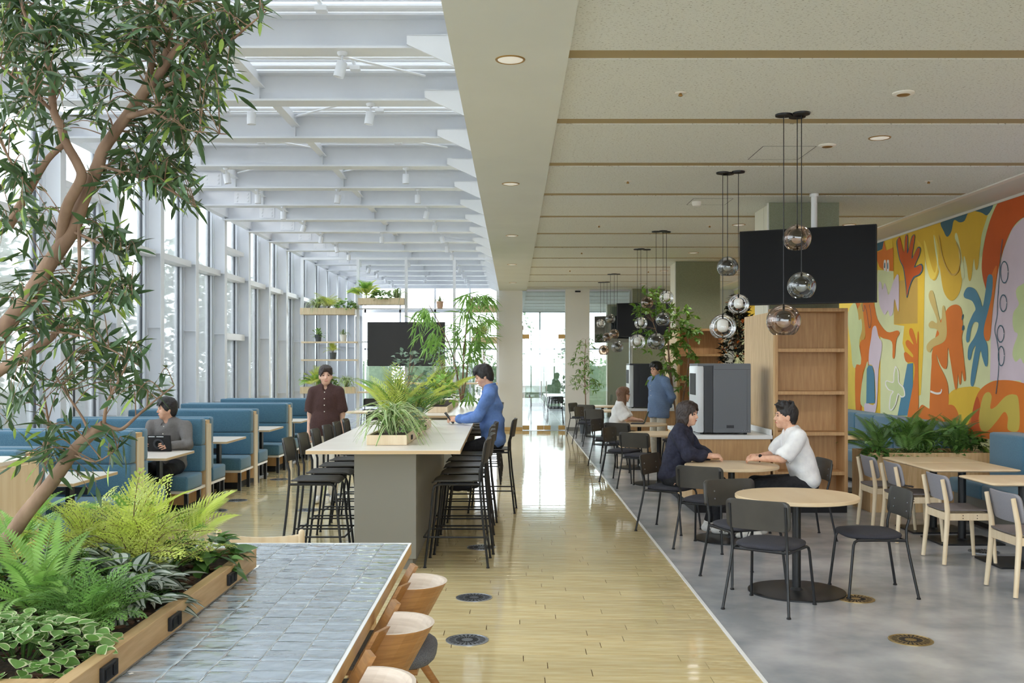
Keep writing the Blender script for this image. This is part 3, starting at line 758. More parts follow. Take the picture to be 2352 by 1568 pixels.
TN = ['pale booth table behind the olive branches, nearest to the camera','pale booth table in front of the man with the tablet','pale booth table behind the man with the tablet','pale booth table second from the far end','pale booth table at the far end of the row']
for i in range(5):
    y = BD[i]+1.05
    if i == 0: bt.location = (-4.43,y,0); bt['label'] = TN[i]; bt['group'] = 'booth tables'
    else: dup(bt, TN[i], (-4.43,y,0), 0, 'booth tables')
# ---- pale cabinet at the left edge
cb = thing('side_cabinet', 'pale wooden cabinet at the left edge behind the planter', 'cabinet', (-3.36,5.70,0))
MB().box(-0.25,0.25,-0.75,0.75,0.06,1.075).build('body', 'birch', cb, bevel=0.003)
MB().box(-0.255,0.255,-0.755,0.76,1.075,1.10).build('top', 'lam_white', cb, bevel=0.002)
MB().box(-0.23,0.22,-0.73,0.73,0.0,0.06).build('plinth', 'black_plastic', cb)
for y0, y1 in ((-0.74,-0.253),(-0.247,0.247),(0.253,0.74)): MB().box(0.25,0.268,y0,y1,0.08,1.06).build('door', 'birch', cb, bevel=0.002)
# ---- islands with bookcase, counter and machine
def island(y, words, dark=False):
    bk = thing('bookcase', 'oak bookcase with open shelves %s' % words[0], 'bookcase', (3.385,y,0))
    W2 = 0.415
    for x0,x1 in ((-W2,-W2+0.035),(W2-0.04,W2)): MB().box(x0,x1,0,0.30,0.10,2.33).build('side_panel', 'oak', bk, bevel=0.002)
    MB().box(-W2,W2,0.285,0.30,0.10,2.33).build('back_panel', 'oak', bk)
    for z in (2.29,1.83,1.345,0.88,0.43,0.10): MB().box(-W2+0.035,W2-0.04,0.0,0.285,z,z+0.04).build('shelf', 'oak', bk, bevel=0.002)
    MB().box(-W2-0.02,-W2,0.0,1.42,0.10,2.29).build('end_panel', 'oak_light', bk, bevel=0.002)
    MB().box(-W2+0.02,W2-0.003,0.02,0.30,0.0,0.10).build('plinth', 'black_plastic', bk)
    ct = thing('service_counter', 'oak service counter with white worktop %s' % words[1], 'counter', (2.48,y,0))
    MB().box(-0.44,0.44,0.0,1.75,0.10,0.84).build('body', 'oak', ct, bevel=0.002)
    MB().box(-0.452,-0.44,0.0,1.75,0.10,0.84).build('side_panel', 'oak_light', ct)
    MB().box(-0.46,0.46,-0.02,1.77,0.84,0.885).build('worktop', 'counter_white', ct, bevel=0.003)
    MB().box(0.43,0.455,0.0,1.6,0.885,0.95).build('upstand', 'counter_white', ct, bevel=0.003)
    MB().box(-0.42,0.45,0.02,1.72,0.0,0.10).build('plinth', 'black_plastic', ct)
    mc = thing('drink_machine', 'grey drink dispenser machine standing on the counter %s' % words[2], 'machine', (2.42,y+0.10,0.885))
    m1, m2, m3 = ('machine','machine_dark','machine_lite') if not dark else ('machine_dark','black_plastic','machine_lite')
    MB().bbox(-0.13,0.30,0.0,0.55,0.02,0.80,0.006).build('housing', m1, mc)
    MB().bbox(-0.235,-0.13,0.005,0.545,0.02,0.80,0.006).build('front_frame', 'machine_dark', mc)
    fp = MB().bbox(-0.315,-0.235,0.01,0.54,0.02,0.79,0.02).build('front_panel', m3, mc, smooth=50)
    MB().bbox(-0.322,-0.314,0.10,0.45,0.45,0.70,0.003).build('display', 'screen', fp)
    MB().bbox(-0.319,-0.314,0.15,0.40,0.10,0.34,0.002).build('dispense_bay', 'black_plastic', fp)
    MB().bbox(-0.31,0.30,0.0,0.55,0.785,0.815,0.01).build('lid', m1, mc)
    MB().box(0.02,0.105,-0.003,0.0,0.075,0.108).box(0.028,0.097,-0.005,-0.003,0.083,0.100).build('badge', m2, mc)
    MB().box(-0.125,0.295,-0.0015,0.0,0.745,0.748).box(0.255,0.257,-0.0015,0.0,0.03,0.745).build('panel_seam', 'machine_dark', mc)
    for x in (0.20,0.225,0.25,0.27): MB().ball((x,-0.001,0.045), 0.006, 6).build('screw', 'grille_metal', mc)
    for x in (-0.25,0.25):
        for yy in (0.06,0.48): MB().lathe([(0.02,0),(0.02,0.02)], (x,yy,0), 10, closed=True).build('foot', 'black_plastic', mc)
island(11.32, ('behind the man in the white shirt','between the talking pair','behind the talking pair'))
island(18.02, ('farther back behind the leafy ficus','behind the standing man in blue','beside the standing man in blue'), True)
MB_ = None
# ---- screens
def screen(name, label, cx, cyy, cz, w, h, yaw, pole=None, depth=0.07, dm='screen'):
    t = thing(name, label, 'screen', (cx,cyy,cz), yaw)
    MB().bbox(-w/2,w/2,-depth/2,depth/2,-h/2,h/2,0.006).build('housing', 'black_plastic', t)
    MB().box(-w/2+0.012,w/2-0.012,-depth/2-0.002,-depth/2,-h/2+0.014,h/2-0.012).build('display', dm, t)
    if pole is not None:
        MB().tube([(0.06,0.14,0.0),(0.06,0.14,pole)], 0.034, 16).build('ceiling_pole', 'white_steel', t, smooth=40)
        MB().tube([(0.06,0.14,pole-0.03),(0.06,0.14,pole)], 0.05, 16).build('pole_flange', 'white_steel', t, smooth=40)
        MB().bbox(-0.15,0.25,0.03,0.18,-0.12,0.12,0.006).build('mount', 'black_steel', t)
    return t
a = math.atan2(-0.62,1.32)
screen('wall_screen','large black screen hanging in front of the oak bookcase', 3.22,10.95,2.77,1.46,0.835,a, ZC-2.77)
screen('wall_screen','black screen hanging behind the ficus near the far wall', 3.22,24.35,2.77,1.46,0.835,a, ZC-2.77)
screen('wall_screen','black screen seen through the glass panel in the far room', 3.22,31.1,2.77,1.46,0.835,a, ZC-2.77)
screen('wall_screen','dark screen in the white plant frame of the glazed hall', -2.66,24.65,2.18,1.92,1.09,0.0,dm='screen_hazed')
# ---- pendants
def pendant(label, x, y, zc, r, kind):
    t = thing('globe_pendant', label, 'lamp', (x,y,zc), 0, 'globe pendants over the round tables')
    MB().lathe([(0,ZC-zc-0.014),(0.062,ZC-zc-0.014),(0.064,ZC-zc),(0,ZC-zc)], n=24).build('canopy', 'black_steel', t, smooth=40)
    MB().tube([(0,0,r*0.98),(0,0,ZC-zc-0.012)], 0.0035, 6).build('cord', 'black_steel', t, smooth=60)
    pr = []
    for i in range(21):
        a = PI*i/20*0.80; pr.append((max(r*math.sin(a),0.012 if i == 0 else 0), r*math.cos(a)))
    g_ = MB().lathe(pr, n=32).build('globe', {'c':'globe_clear','s':'globe_smoke','b':'globe_brown'}[kind], t, smooth=180)
    MB().tube([(0,0,r*0.62),(0,0,r*1.0)], 0.008, 8).build('stem', 'black_steel', t, smooth=40)
    q = r*0.42
    m1 = 'black_steel' if kind != 'c' else 'lamp_white'
    MB().lathe([(0,r*0.62)]+[(q*math.sin(PI/2*i/6), r*0.62-q*0.75*(1-math.cos(PI/2*i/6))) for i in range(1,7)]+[(q, -r*0.02)], n=20).build('socket', m1, t, smooth=60)
    MB().lathe([(q,-r*0.02)]+[(q*math.cos(PI/2*i/6), -r*0.02-q*0.9*math.sin(PI/2*i/6)) for i in range(1,7)], n=20).build('diffuser', 'lamp_white', t, smooth=60)
    return t
CL = [('over the nearest round table', 7.50, [(1831,547,0.105,'b'),(1841,657,0.105,'s'),(1800,737,0.128,'b')]),
      ('over the talking pair', 9.78, [(1671,613,0.103,'s'),(1696,699,0.104,'c'),(1660,751,0.130,'c')]),
      ('in front of the ficus, right trio', 14.15, [(1530.6,683,0.103,'c'),(1523,734,0.103,'s'),(1507,785,0.128,'s')]),
      ('in front of the ficus, left trio', 16.35, [(1486,695,0.104,'b'),(1472,742,0.104,'c'),(1464,785,0.130,'c')]),
      ('near the far wall, right trio', 20.9, [(1402,731.5,0.105,'s'),(1410.7,767,0.105,'b'),(1418,796.5,0.128,'s')]),
      ('near the far wall, left trio', 23.0, [(1379.6,743,0.105,'c'),(1394.6,774,0.105,'b'),(1387,804.6,0.125,'b')])]
KN = {'b':'bronze tinted','s':'smoke grey','c':'clear glass'}
for nm, d, gl in CL:
    for i, (x,y,r,k) in enumerate(gl):
        dd = d+(0.06,-0.03,0.02)[i]; p = P(x,y,dd)
        pendant('%s globe pendant, %s of three %s' % (KN[k], ('highest','middle','lowest')[i], nm), p.x, dd, p.z, r, k)
# ---- floor outlets (round grilles)
def grille(x, y, label, m='grille_metal', r=0.132):
    t = thing('floor_grille', label, 'grille', (x,y,0), 0, 'round floor grilles')
    MB().lathe([(r-0.012,0.001),(r-0.010,0.005),(r,0.004),(r,0.0)], n=40).build('rim', m, t, smooth=60)
    MB().lathe([(0,0.0035),(r-0.012,0.0035)], n=40).build('plate', m, t)
    sl = MB()
    for k in range(24):
        a = 2*PI*k/24; c, s_ = math.cos(a), math.sin(a)
        for r0, r1 in ((0.035,0.07),(0.078,0.112)):
            w = 0.0042; sl.add([(r0*c-w*s_, r0*s_+w*c, 0.0042),(r1*c-w*1.5*s_, r1*s_+w*1.5*c, 0.0042),(r1*c+w*1.5*s_, r1*s_-w*1.5*c, 0.0042),(r0*c+w*s_, r0*s_-w*c, 0.0042)], [(0,1,2,3)])
    sl.build('slots', 'slot', t)
for x,y,lb,m in ((-0.288,7.23,'in the wooden aisle, second from the camera','grille_metal'),(-0.286,6.12,'in the wooden aisle, nearest to the camera','grille_metal'),(-0.30,9.2,'under the first aisle-side bar stools','grille_metal'),
        (2.44,6.12,'in the grey floor at the lower right','grille_brass'),(2.47,7.19,'at the edge of the nearest round table foot','grille_brass'),(4.25,9.0,'beneath the tables by the mural bench','grille_metal'),
        (-3.44,11.5,'beside the booth of the man with the tablet','grille_metal'),(-3.44,12.36,'beside the booth table behind the man with the tablet','grille_metal'),(-3.44,14.6,'beside the third booth table','grille_metal'),
        (-2.38,11.55,'between the booths and the window-side stools, near one','grille_metal'),(-2.33,12.9,'between the booths and the window-side stools, far one','grille_metal')):
    grille(x, y, 'round slotted floor grille '+lb, m)
# ---- ceiling fittings
def downlight(x, y, z, label, power, ang=150):
    t = thing('downlight', label, 'lamp', (x,y,z))
    MB().lathe([(0.076,-0.001),(0.082,-0.006),(0.090,-0.004),(0.092,0.0)], n=32).build('rim', 'brass', t, smooth=60)
    MB().lathe([(0.0,-0.010),(0.05,-0.009),(0.078,-0.002)], n=32).build('lens', 'lamp_lens', t, smooth=60)
    ld = bpy.data.lights.new('downlight_lamp', 'SPOT'); ld.energy = power; ld.spot_size = R(ang); ld.spot_blend = 0.6; ld.shadow_soft_size = 0.09; ld.color = (1.0,0.975,0.945)
    lo = bpy.data.objects.new('lamp_bulb', ld); COL.objects.link(lo); lo.parent = t; lo.location = (0,0,-0.03)
for i, (px, py) in enumerate(((1172,137),(1173,422),(1176,541),(1176,607),(1178,649))):
    d = F*(ZS-H)/(CY-py); downlight((px-CX)*d/F, d, ZS, 'round recessed downlight in the long soffit, %s from the camera' % ORD[i], 40)
k = 0
for y in (2.6, 5.1, 8.3, 13.5, 16.9, 20.2, 23.5):  # added lamps that brighten the grey floor and tables from above
    for x, side in ((3.05,'the middle'),(4.55,'the mural side')):
        if y in (8.3,13.5) and False: continue
        downlight(x if y != 6.82 else 3.05, y, ZC, 'added fill downlight in the panel ceiling on %s, %s row from the camera' % (side, ORD[int([2.6,5.1,8.3,13.5,16.9,20.2,23.5].index(y))]), 48)
def sprinkler(px, py, label):
    d = F*(ZC-H)/(CY-py); x = (px-CX)*d/F
    t = thing('sprinkler', label, 'sprinkler', (x,d,ZC))
    MB().lathe([(0,-0.004),(0.035,-0.004),(0.04,0.0),(0,0.0)], n=16).build('plate', 'ceil_trim', t, smooth=40)
    MB().lathe([(0,-0.025),(0.012,-0.025),(0.016,-0.02),(0.008,-0.004),(0,-0.004)], n=10).build('head', 'brass', t, smooth=40)
for i, (px,py) in enumerate(((1563,213),(1442,416),(1376,518),(1336,580),(1309,621),(2133,416),(1630,518),(1489,623))):
    sprinkler(px, py, 'small ceiling sprinkler %s' % ('in the left line, %s from the camera' % ORD[i] if i < 5 else 'in the right line, %s from the camera' % ORD[i-5]))
for (px,py,nm,lb) in ((2075,213,'ceiling_detector','round white detector in the panel ceiling at upper right'),(1900,333,'ceiling_detector','round white detector beyond the nearest pendants'),(1600,463,'smoke_detector','white cylindrical detector left of the second pendant trio')):
    d = F*(ZC-H)/(CY-py); t = thing(nm, lb, 'detector', ((px-CX)*d/F, d, ZC))
    rr = 0.075 if nm == 'ceiling_detector' else 0.055; hh = 0.016 if nm == 'ceiling_detector' else 0.05
    MB().lathe([(0,-hh),(rr*0.8,-hh),(rr,-hh*0.5),(rr,0),(0,0)], n=28).build('body', 'ceil_trim', t, smooth=40)
    MB().lathe([(0,-hh-0.006),(rr*0.5,-hh-0.004),(rr*0.6,-hh),(0,-hh)], n=20).build('lens', 'brass' if nm == 'ceiling_detector' else 'pot_white', t, smooth=40)
for i, (y0, y1, x0, x1) in enumerate(((8.62,9.18,2.16,2.62),(11.35,11.8,2.05,2.5))):
    t = thing('access_panel', 'square access hatch outline in the ceiling, %s one' % ('nearer','farther')[i], 'hatch', ((x0+x1)/2,(y0+y1)/2,ZC))
    a, b = (x1-x0)/2, (y1-y0)/2; w = 0.003
    MB().box(-a,a,-b-w,-b+w,-0.0015,0).box(-a,a,b-w,b+w,-0.0015,0).box(-a-w,-a+w,-b,b,-0.0015,0).box(a-w,a+w,-b,b,-0.0015,0).build('seam', 'alu_dark', t)
    MB().box(-a,a,-b,b,-0.001,0).build('panel', 'ceil_panel', t)
t = thing('exit_sensor', 'small black sensor box above the far white pier', 'sensor', (1.62,PART-0.02,ZC-0.06)); MB().bbox(-0.07,0.07,-0.02,0.0,-0.02,0.02,0.004).build('case', 'black_plastic', t)
t = thing('wall_switch', 'white switch plate low on the white pier at the end of the aisle', 'switch', (0.02,PART-0.005,0.42)); MB().bbox(-0.035,0.035,-0.006,0.0,-0.06,0.06,0.002).build('plate', 'pot_white', t); MB().bbox(-0.012,0.012,-0.009,-0.006,-0.03,0.03,0.002).build('rocker', 'plaster', t)
# ---- spotlights under the beams
def spot(x, k, label, tilt=0.0):
    t = thing('spotlight', label, 'lamp', (x, DK(k)+0.075, ZB), 0, 'white spotlights under the beams')
    MB().lathe([(0,0),(0.045,0),(0.045,-0.012),(0.03,-0.03),(0,-0.03)], n=16).build('base', 'slat_white', t, smooth=40)
    MB().tube([(0,0,-0.02),(0,0,-0.095)], 0.008, 6).build('stem', 'slat_white', t, smooth=40)
    o = MB().lathe([(0,0),(0.044,0),(0.046,-0.004),(0.046,-0.13),(0.040,-0.13),(0.036,-0.11),(0,-0.11)], n=20).build('head', 'slat_white', t, smooth=40)
    o.location = (0,0,-0.085); o.rotation_euler = (0,tilt,0)
nn = 0
for k in range(0, 15):
    for x, nm in ((-1.47,'soffit-side'),(-2.69,'middle'),(-3.92,'window-side')):
        if x == -2.69 and k % 3 != 1: continue
        if x == -3.92 and k < 3: continue
        if x == -1.47 and k == 2: continue
        spot(x, k, 'white cylinder spotlight under the %s beam from the camera, %s one' % (ORD[k] if k < 12 else ('thirteenth','fourteenth','fifteenth')[k-12], nm), (0,0.25,-0.2,0,0.15)[(k*3+int(-x))%5])
# ---------------------------------------------------------------- mural on the right wall
for nm, c in (('pale',s(226,230,180)),('yellow',s(238,198,66)),('gold',s(226,184,58)),('ochre',s(206,168,84)),('orange',s(224,124,46)),('rust',s(206,92,34)),('teal',s(66,104,122)),('blue',s(84,138,166)),('lavender',s(222,206,220)),('beige',s(212,188,118)),('white',s(244,240,234)),('sage',s(206,218,164)),('sun',s(244,216,96)),('olive',s(206,184,86))):
    mat('paint_'+nm, c, tuple(min(1,v*1.06) for v in c), scale=3, rough=0.7)
mural = thing('mural', 'colourful mural of hands and abstract figures covering the right wall', 'mural', (XM-0.002, 0, 0))
def wallpt(cx, cy):                                # photograph -> (distance along wall, height)
    px, py = 1880+cx/2.53, 440+cy/2.53
    d = F*XM/(px-CX); return d, H+(CY-py)*d/F
from mathutils.geometry import tessellate_polygon
ML = [0]
def paint(color, pts, smooth=True, raw=False, depth=None, n=5, name='painted_shape'):
    q = [(p[0],p[1]) if raw else wallpt(*p) for p in pts]
    if smooth: q = [(v.x,v.y) for v in crs([(a,b,0) for a,b in q], n, True)]
    zt = ZC-0.032
    q = [(a, min(b, zt)) for a,b in q]
    ML[0] += 1; x = -0.00018*ML[0] if depth is None else -depth
    tris = tessellate_polygon([[Vector((a,b,0)) for a,b in q]])
    m = MB(); k = len(q)
    m.add([(x,a,b) for a,b in q]+[(x+0.0004,a,b) for a,b in q], [tuple(t) for t in tris]+[(i,(i+1)%k,(i+1)%k+k,i+k) for i in range(k)])
    return m.build(name, 'paint_'+color, mural)
def line(color, pts, w=0.008, raw=False, closed=False):
    q = [Vector((0,)+((p[0],p[1]) if raw else wallpt(*p))) for p in pts]
    q = crs(q, 6, closed); ML[0] += 1; x = -0.00018*ML[0]
    m = MB(); vs = []; fs = []
    for i, p in enumerate(q):
        t = (q[min(i+1,len(q)-1)]-q[max(i-1,0)]).normalized(); nrm = Vector((0,-t.z,t.y))*w
        vs += [(x,)+tuple(p+nrm)[1:], (x,)+tuple(p-nrm)[1:]]
    for i in range(len(q)-1): fs.append((2*i,2*i+1,2*i+3,2*i+2))
    m.add(vs, fs); m.build('painted_line', 'paint_'+color, mural)
paint('pale', [(YB+0.2,0.09),(PART+0.1,0.09),(PART+0.1,ZC-0.03),(YB+0.2,ZC-0.03)], False, True)
# beyond and before the part seen in the photograph
paint('yellow', [(15.2,0.1),(24,0.1),(24,3.5),(15.2,3.5)], False, True)
paint('orange', [(16.2,0.2),(17.4,0.4),(17.8,1.6),(17.2,2.6),(18.4,3.3),(16.6,3.4),(16.0,2.2)], True, True)
paint('rust', [(19,0.3),(20.4,0.6),(20.2,2.2),(21,3.2),(19.4,3.3),(18.8,1.8)], True, True)
paint('lavender', [(21.4,0.5),(23,0.7),(22.8,2.9),(21.8,3.2)], True, True)
paint('blue', [(1.0,0.4),(2.0,0.5),(2.2,1.8),(1.6,2.6),(0.9,1.5)], True, True)
paint('orange', [(-1.8,0.4),(-0.2,0.5),(0,2.2),(-1,3.2),(-2,2)], True, True)
paint('yellow', [(-3.8,0.2),(-2.4,0.3),(-2.3,3.2),(-3.8,3.4)], True, True)
T = paint
T('lavender', [(10.98,0.98),(10.98,3.0),(10.2,3.3),(8.4,3.4),(7.0,3.0),(6.5,2.2),(6.4,1.0)], False, True)
T('rust', [(10.75,3.54),(9.4,3.56),(7.5,3.54),(6.3,3.1),(5.8,2.2),(5.7,1.2),(6.3,1.1),(6.6,2.0),(7.2,2.75),(8.3,3.1),(9.6,3.2),(10.75,3.1)], True, True)
T('orange', [(11.0,0.15),(10.9,0.8),(10.2,1.05),(8.6,1.1),(7.2,0.95),(6.6,0.6),(6.6,0.15)], True, True)
T('sage', [(10.4,1.3),(9.9,1.5),(9.4,1.3),(9.5,1.8),(9.2,2.2),(9.7,2.3),(9.9,2.7),(10.3,2.4),(10.5,1.9)], True, True)
T('yellow', [(5.6,0.2),(5.5,2.2),(4.8,3.2),(3.2,3.4),(2.6,2.4),(2.8,0.2)], True, True)
T('teal', [(5.0,0.6),(4.9,1.6),(4.5,2.2),(4.2,1.7),(3.9,2.1),(3.7,1.5),(4.0,0.6)], True, True)
T('sun', [(100,620),(215,650),(262,790),(215,1010),(218,1270),(100,1290)], False)
T('yellow', [(330,290),(400,262),(612,196),(620,400),(612,900),(596,1180),(575,1190),(520,1000),(490,880),(500,780),(440,772),(345,430)], False)
T('gold', [(430,275),(578,214),(578,765),(440,770),(438,460)], False)
T('ochre', [(462,520),(578,500),(578,765),(441,770),(441,560)], False)
T('pale', [(345,455),(438,460),(440,640),(440,770),(480,800),(470,830),(340,830),(325,700)], False)
T('gold', [(580,214),(1012,66),(985,150),(945,300),(930,435),(915,450),(905,390),(890,500),(875,512),(862,420),(845,380),(830,560),(780,634),(730,580),(705,430),(700,470),(675,517),(640,470),(610,330)], True)
T('sun', [(615,300),(625,300),(655,420),(680,470),(690,380),(680,260),(672,230),(700,330),(690,470),(665,510),(640,470)], True)
T('pale', [(800,240),(815,270),(850,470),(835,500),(815,330),(795,270)], True)
T('pale', [(672,250),(684,300),(700,420),(700,460),(690,400),(676,310)], True)
T('sage', [(1000,75),(1070,48),(1030,120),(985,210),(960,330),(945,380),(950,260),(985,140)], True)
T('teal', [(718,167),(860,118),(1012,68),(985,136),(945,120),(880,114),(852,168),(822,178),(790,166),(775,230),(752,262),(733,235)], True, n=4)
T('rust', [(1074,30),(1194,-5),(1260,-20),(1260,160),(1194,150),(1130,212),(1080,330),(1042,480),(1015,690),(1003,832),(985,868),(957,832),(972,700),(978,590),(958,500),(952,420),(968,290),(1010,140)], True)
T('orange', [(985,868),(957,832),(972,700),(985,560),(1040,430),(1015,690),(1003,832)], True)
T('lavender', [(1260,170),(1194,152),(1130,214),(1082,330),(1044,480),(1017,690),(1005,832),(1000,1098),(1100,1096),(1260,1100)], False)
T('yellow', [(745,1240),(790,1150),(940,1140),(905,1240),(890,1395),(800,1400)], True)
T('orange', [(890,1420),(896,1290),(930,1170),(1000,1108),(1090,1094),(1194,1112),(1300,1160),(1330,1420)], True)
T('rust', [(890,1420),(896,1290),(925,1190),(945,1260),(930,1330),(950,1420)], True)
T('olive', [(945,1375),(938,1290),(960,1190),(990,1164),(1010,1190),(1002,1258),(1034,1248),(1090,1190),(1140,1178),(1166,1210),(1168,1380),(1105,1382),(1104,1310),(1082,1280),(1042,1330),(985,1390)], True)
T('blue', [(848,592),(870,556),(912,566),(942,622),(957,668),(974,580),(984,500),(1000,480),(1016,500),(1010,600),(988,700),(967,780),(965,838),(986,900),(986,1000),(972,1012),(955,960),(945,925),(930,1000),(915,1080),(902,1128),(888,1120),(890,1060),(905,960),(917,895),(900,920),(886,976),(871,966),(876,900),(907,850),(928,800),(932,762),(906,760),(890,800),(880,862),(867,876),(861,850),(872,780),(900,712),(916,682),(900,640),(878,626),(853,616)], True, n=4)
T('sage', [(1260,545),(1180,543),(1153,570),(1155,610),(1168,655),(1138,700),(1132,760),(1142,810),(1162,830),(1138,900),(1132,950),(1150,988),(1178,968),(1200,1000),(1260,990)], True)
T('orange', [(600,1240),(655,1262),(740,1240),(790,1244),(818,1300),(800,1330),(580,1330)], True)
T('orange', [(664,930),(700,780),(740,700),(770,665),(810,657),(836,690),(842,800),(836,850),(846,950),(859,1080),(850,1100),(841,1062),(836,1040),(832,1110),(822,1115),(815,1060),(809,1140),(798,1146),(786,1080),(770,980),(756,905),(752,1000),(741,1030),(716,1010),(688,945),(702,1000),(742,1080),(758,1150),(750,1260),(655,1330),(655,1100),(661,1000)], True, n=4)
T('teal', [(838,720),(846,712),(844,735),(836,745)], True); T('teal', [(840,780),(849,778),(850,800),(838,805)], True)
T('beige', [(658,573),(676,600),(714,762),(724,670),(738,676),(749,790),(745,850),(722,880),(672,902),(652,932),(634,922),(634,890),(660,860),(700,836),(702,815),(682,795),(650,790),(644,768),(664,750),(690,764),(688,730),(652,640),(644,598)], True, n=4)
T('orange', [(500,945),(512,932),(548,962),(552,946),(516,900),(510,872),(526,862),(556,888),(532,830),(534,796),(550,800),(566,850),(575,884),(579,820),(586,830),(583,990),(580,1300),(520,1312),(552,1130),(560,1000),(515,990)], True, n=4)
T('blue', [(520,1000),(553,996),(552,1130),(520,1300),(463,1300),(492,1150)], False)
T('ochre', [(228,690),(268,650),(275,830),(248,870),(240,760)], True)
T('sage', [(172,720),(212,644),(232,700),(238,745),(252,740),(256,800),(240,880),(252,1000),(205,1018),(192,900)], True)
T('orange', [(262,640),(320,640),(346,740),(402,814),(462,806),(474,826),(456,860),(446,958),(434,960),(430,872),(380,852),(345,836),(312,852),(306,930),(300,1000),(262,1050),(246,1270),(220,1266),(218,1022),(250,1000),(250,872),(276,840)], True, n=4)
T('sage', [(248,1230),(256,1110),(276,1020),(292,1000),(286,1230)], True)
T('lavender', [(298,925),(310,850),(318,792),(338,782),(352,840),(372,880),(366,950),(352,1040),(336,1276),(274,1280),(276,1226),(332,1230),(330,1060),(314,1008),(296,1000)], True, n=4)
T('blue', [(281,1230),(284,1030),(296,1008),(316,1012),(328,1060),(332,1228)], False)
T('orange', [(342,352),(374,338),(384,284),(398,342),(438,324),(439,462),(385,456),(358,438),(344,400)], False)
T('teal', [(338,296),(384,280),(374,334),(342,348)], False)
T('white', [(383,452),(384,405),(390,396),(396,405),(396,458)], True); T('white', [(401,460),(402,405),(408,396),(414,405),(414,460)], True)
T('teal', [(385,440),(387,415),(391,415),(391,442)], True); T('teal', [(404,445),(405,415),(409,415),(409,447)], True)
T('lavender', [(354,532),(368,528),(376,570),(388,530),(400,560),(410,600),(424,570),(442,516),(470,486),(471,680),(462,682),(446,622),(438,700),(420,724),(408,690),(390,715),(372,690),(356,640)], True, n=3)
T('white', [(452,1012),(470,1046),(474,1106),(500,1136),(508,1184),(486,1196),(470,1180),(456,1232),(432,1270),(414,1260),(420,1188),(434,1160),(410,1152),(392,1124),(398,1096),(436,1104),(440,1056)], True, n=4)
T('sage', [(455,1022),(465,1050),(468,1110),(494,1140),(502,1180),(486,1188),(465,1172),(450,1230),(430,1262),(420,1254),(426,1190),(442,1160),(415,1148),(398,1120),(402,1102),(440,1110),(446,1060)], True, n=4)
T('teal', [(458,288),(476,264),(486,300),(502,350),(508,262),(524,256),(526,340),(546,262),(566,260),(550,380),(580,324),(598,328),(592,370),(566,432),(602,418),(612,448),(594,484),(558,504),(534,560),(518,618),(510,545),(496,446),(476,400),(462,335)], True, n=4)
T('rust', [(464,286),(479,270),(501,352),(511,265),(521,262),(521,362),(549,266),(563,266),(546,390),(580,331),(594,333),(588,370),(560,440),(598,425),(606,450),(588,480),(554,498),(530,558),(518,606),(515,540),(500,440),(480,398),(467,332)], True, n=4)
line('teal', [(1075,275),(1064,380),(1056,500),(1046,640),(1044,720),(1030,800),(1044,872),(1054,960),(1050,1060),(1037,1175)], 0.007)
for c in ((1086,468,22,62),(1080,648,20,48),(1064,826,20,48),(1068,955,18,56)):
    line('teal', [(c[0]+c[2]*math.cos(2*PI*i/10), c[1]+c[3]*math.sin(2*PI*i/10)) for i in range(10)], 0.007, closed=True)
line('ochre', [(705,252),(722,360),(748,440),(782,482),(816,462),(830,390),(822,335),(805,296)], 0.012)
line('white', [(656,1160),(690,1172),(715,1168),(722,1148)], 0.014)
line('teal', [(256,655),(262,690),(270,690),(272,660),(285,700),(300,790),(312,740),(300,655)], 0.005)
# ---------------------------------------------------------------- tiled table with planter in the foreground
TZ = 0.73
tt = thing('tiled_table', 'large table topped with glazed grey blue tiles in the foreground', 'table', (-1.75,3.85,0))
TX1, TX0, TY0, TY1 = 1.185, -1.185, -1.75, 1.52     # local
MB().box(TX0,TX1,TY0,TY1,TZ-0.035,TZ-0.0029).build('top_board', 'grout', tt)
for (x0,x1,y0,y1) in ((TX1,TX1+0.012,TY0,TY1+0.012),(TX0-0.012,TX0,TY0,TY1+0.012),(TX0,TX1,TY1,TY1+0.012),(TX0,TX1,TY0-0.012,TY0)):
    MB().box(x0,x1,y0,y1,TZ-0.055,TZ-0.003).build('edge_board', 'oak_long', tt)
    MB().box(x0,x1,y0,y1,TZ-0.003,TZ+0.0005).build('edge_trim', 'grout', tt)
tw, tl = 0.1315, 0.111; gp = 0.0032
tm = MB()
US = [0,0.025,0.07,0.16,0.27,0.38,0.5,0.62,0.73,0.84,0.93,0.975,1.0]
def _tile(u, v):
    u = US[round(u*12)]; v = US[round(v*12)]
    x = (tw-gp)*u; y = (tl-gp)*v; e = min(u,1-u)*(tw)/0.005; e2 = min(v,1-v)*tl/0.005
    return (x, y, 0.006-0.0016*max(0,1-min(e,e2,1))**2+0.0009*math.sin(3*PI*u)*math.sin(2*PI*v))
us = 12
tm.grid(_tile, us, us)
tile_mes = []
for q in range(4):
    tm = MB(); ph = (q*1.7, q*2.9)
    tm.grid(lambda u, v: (_tile(u,v)[0], _tile(u,v)[1], _tile(u,v)[2]+0.0010*math.sin(2*PI*(v*1.3+ph[0])+0.8*u)+0.0006*math.sin(7*u+ph[1])), us, us)
    tile_mes.append(tm.mesh('tile', 'tile', 180))
tr_ = random.Random(5)
y = TY1-0.003; row = 0
while y-tl > TY0:
    for c in range(18):
        x = TX1-0.003-(c+1)*tw
        if x < TX0: break
        inside = (x < 0.52 and y-tl < 0.86)
        if (inside and x > -0.67-tw) or (x < -0.55 and y < -0.5): continue
        o = obj('tile', tile_mes[tr_.randrange(4)], tt, (x+gp/2, y-tl+gp/2, TZ-0.006)); o.rotation_euler = (tr_.gauss(0,0.004), tr_.gauss(0,0.004), 0)
    y -= tl; row += 1
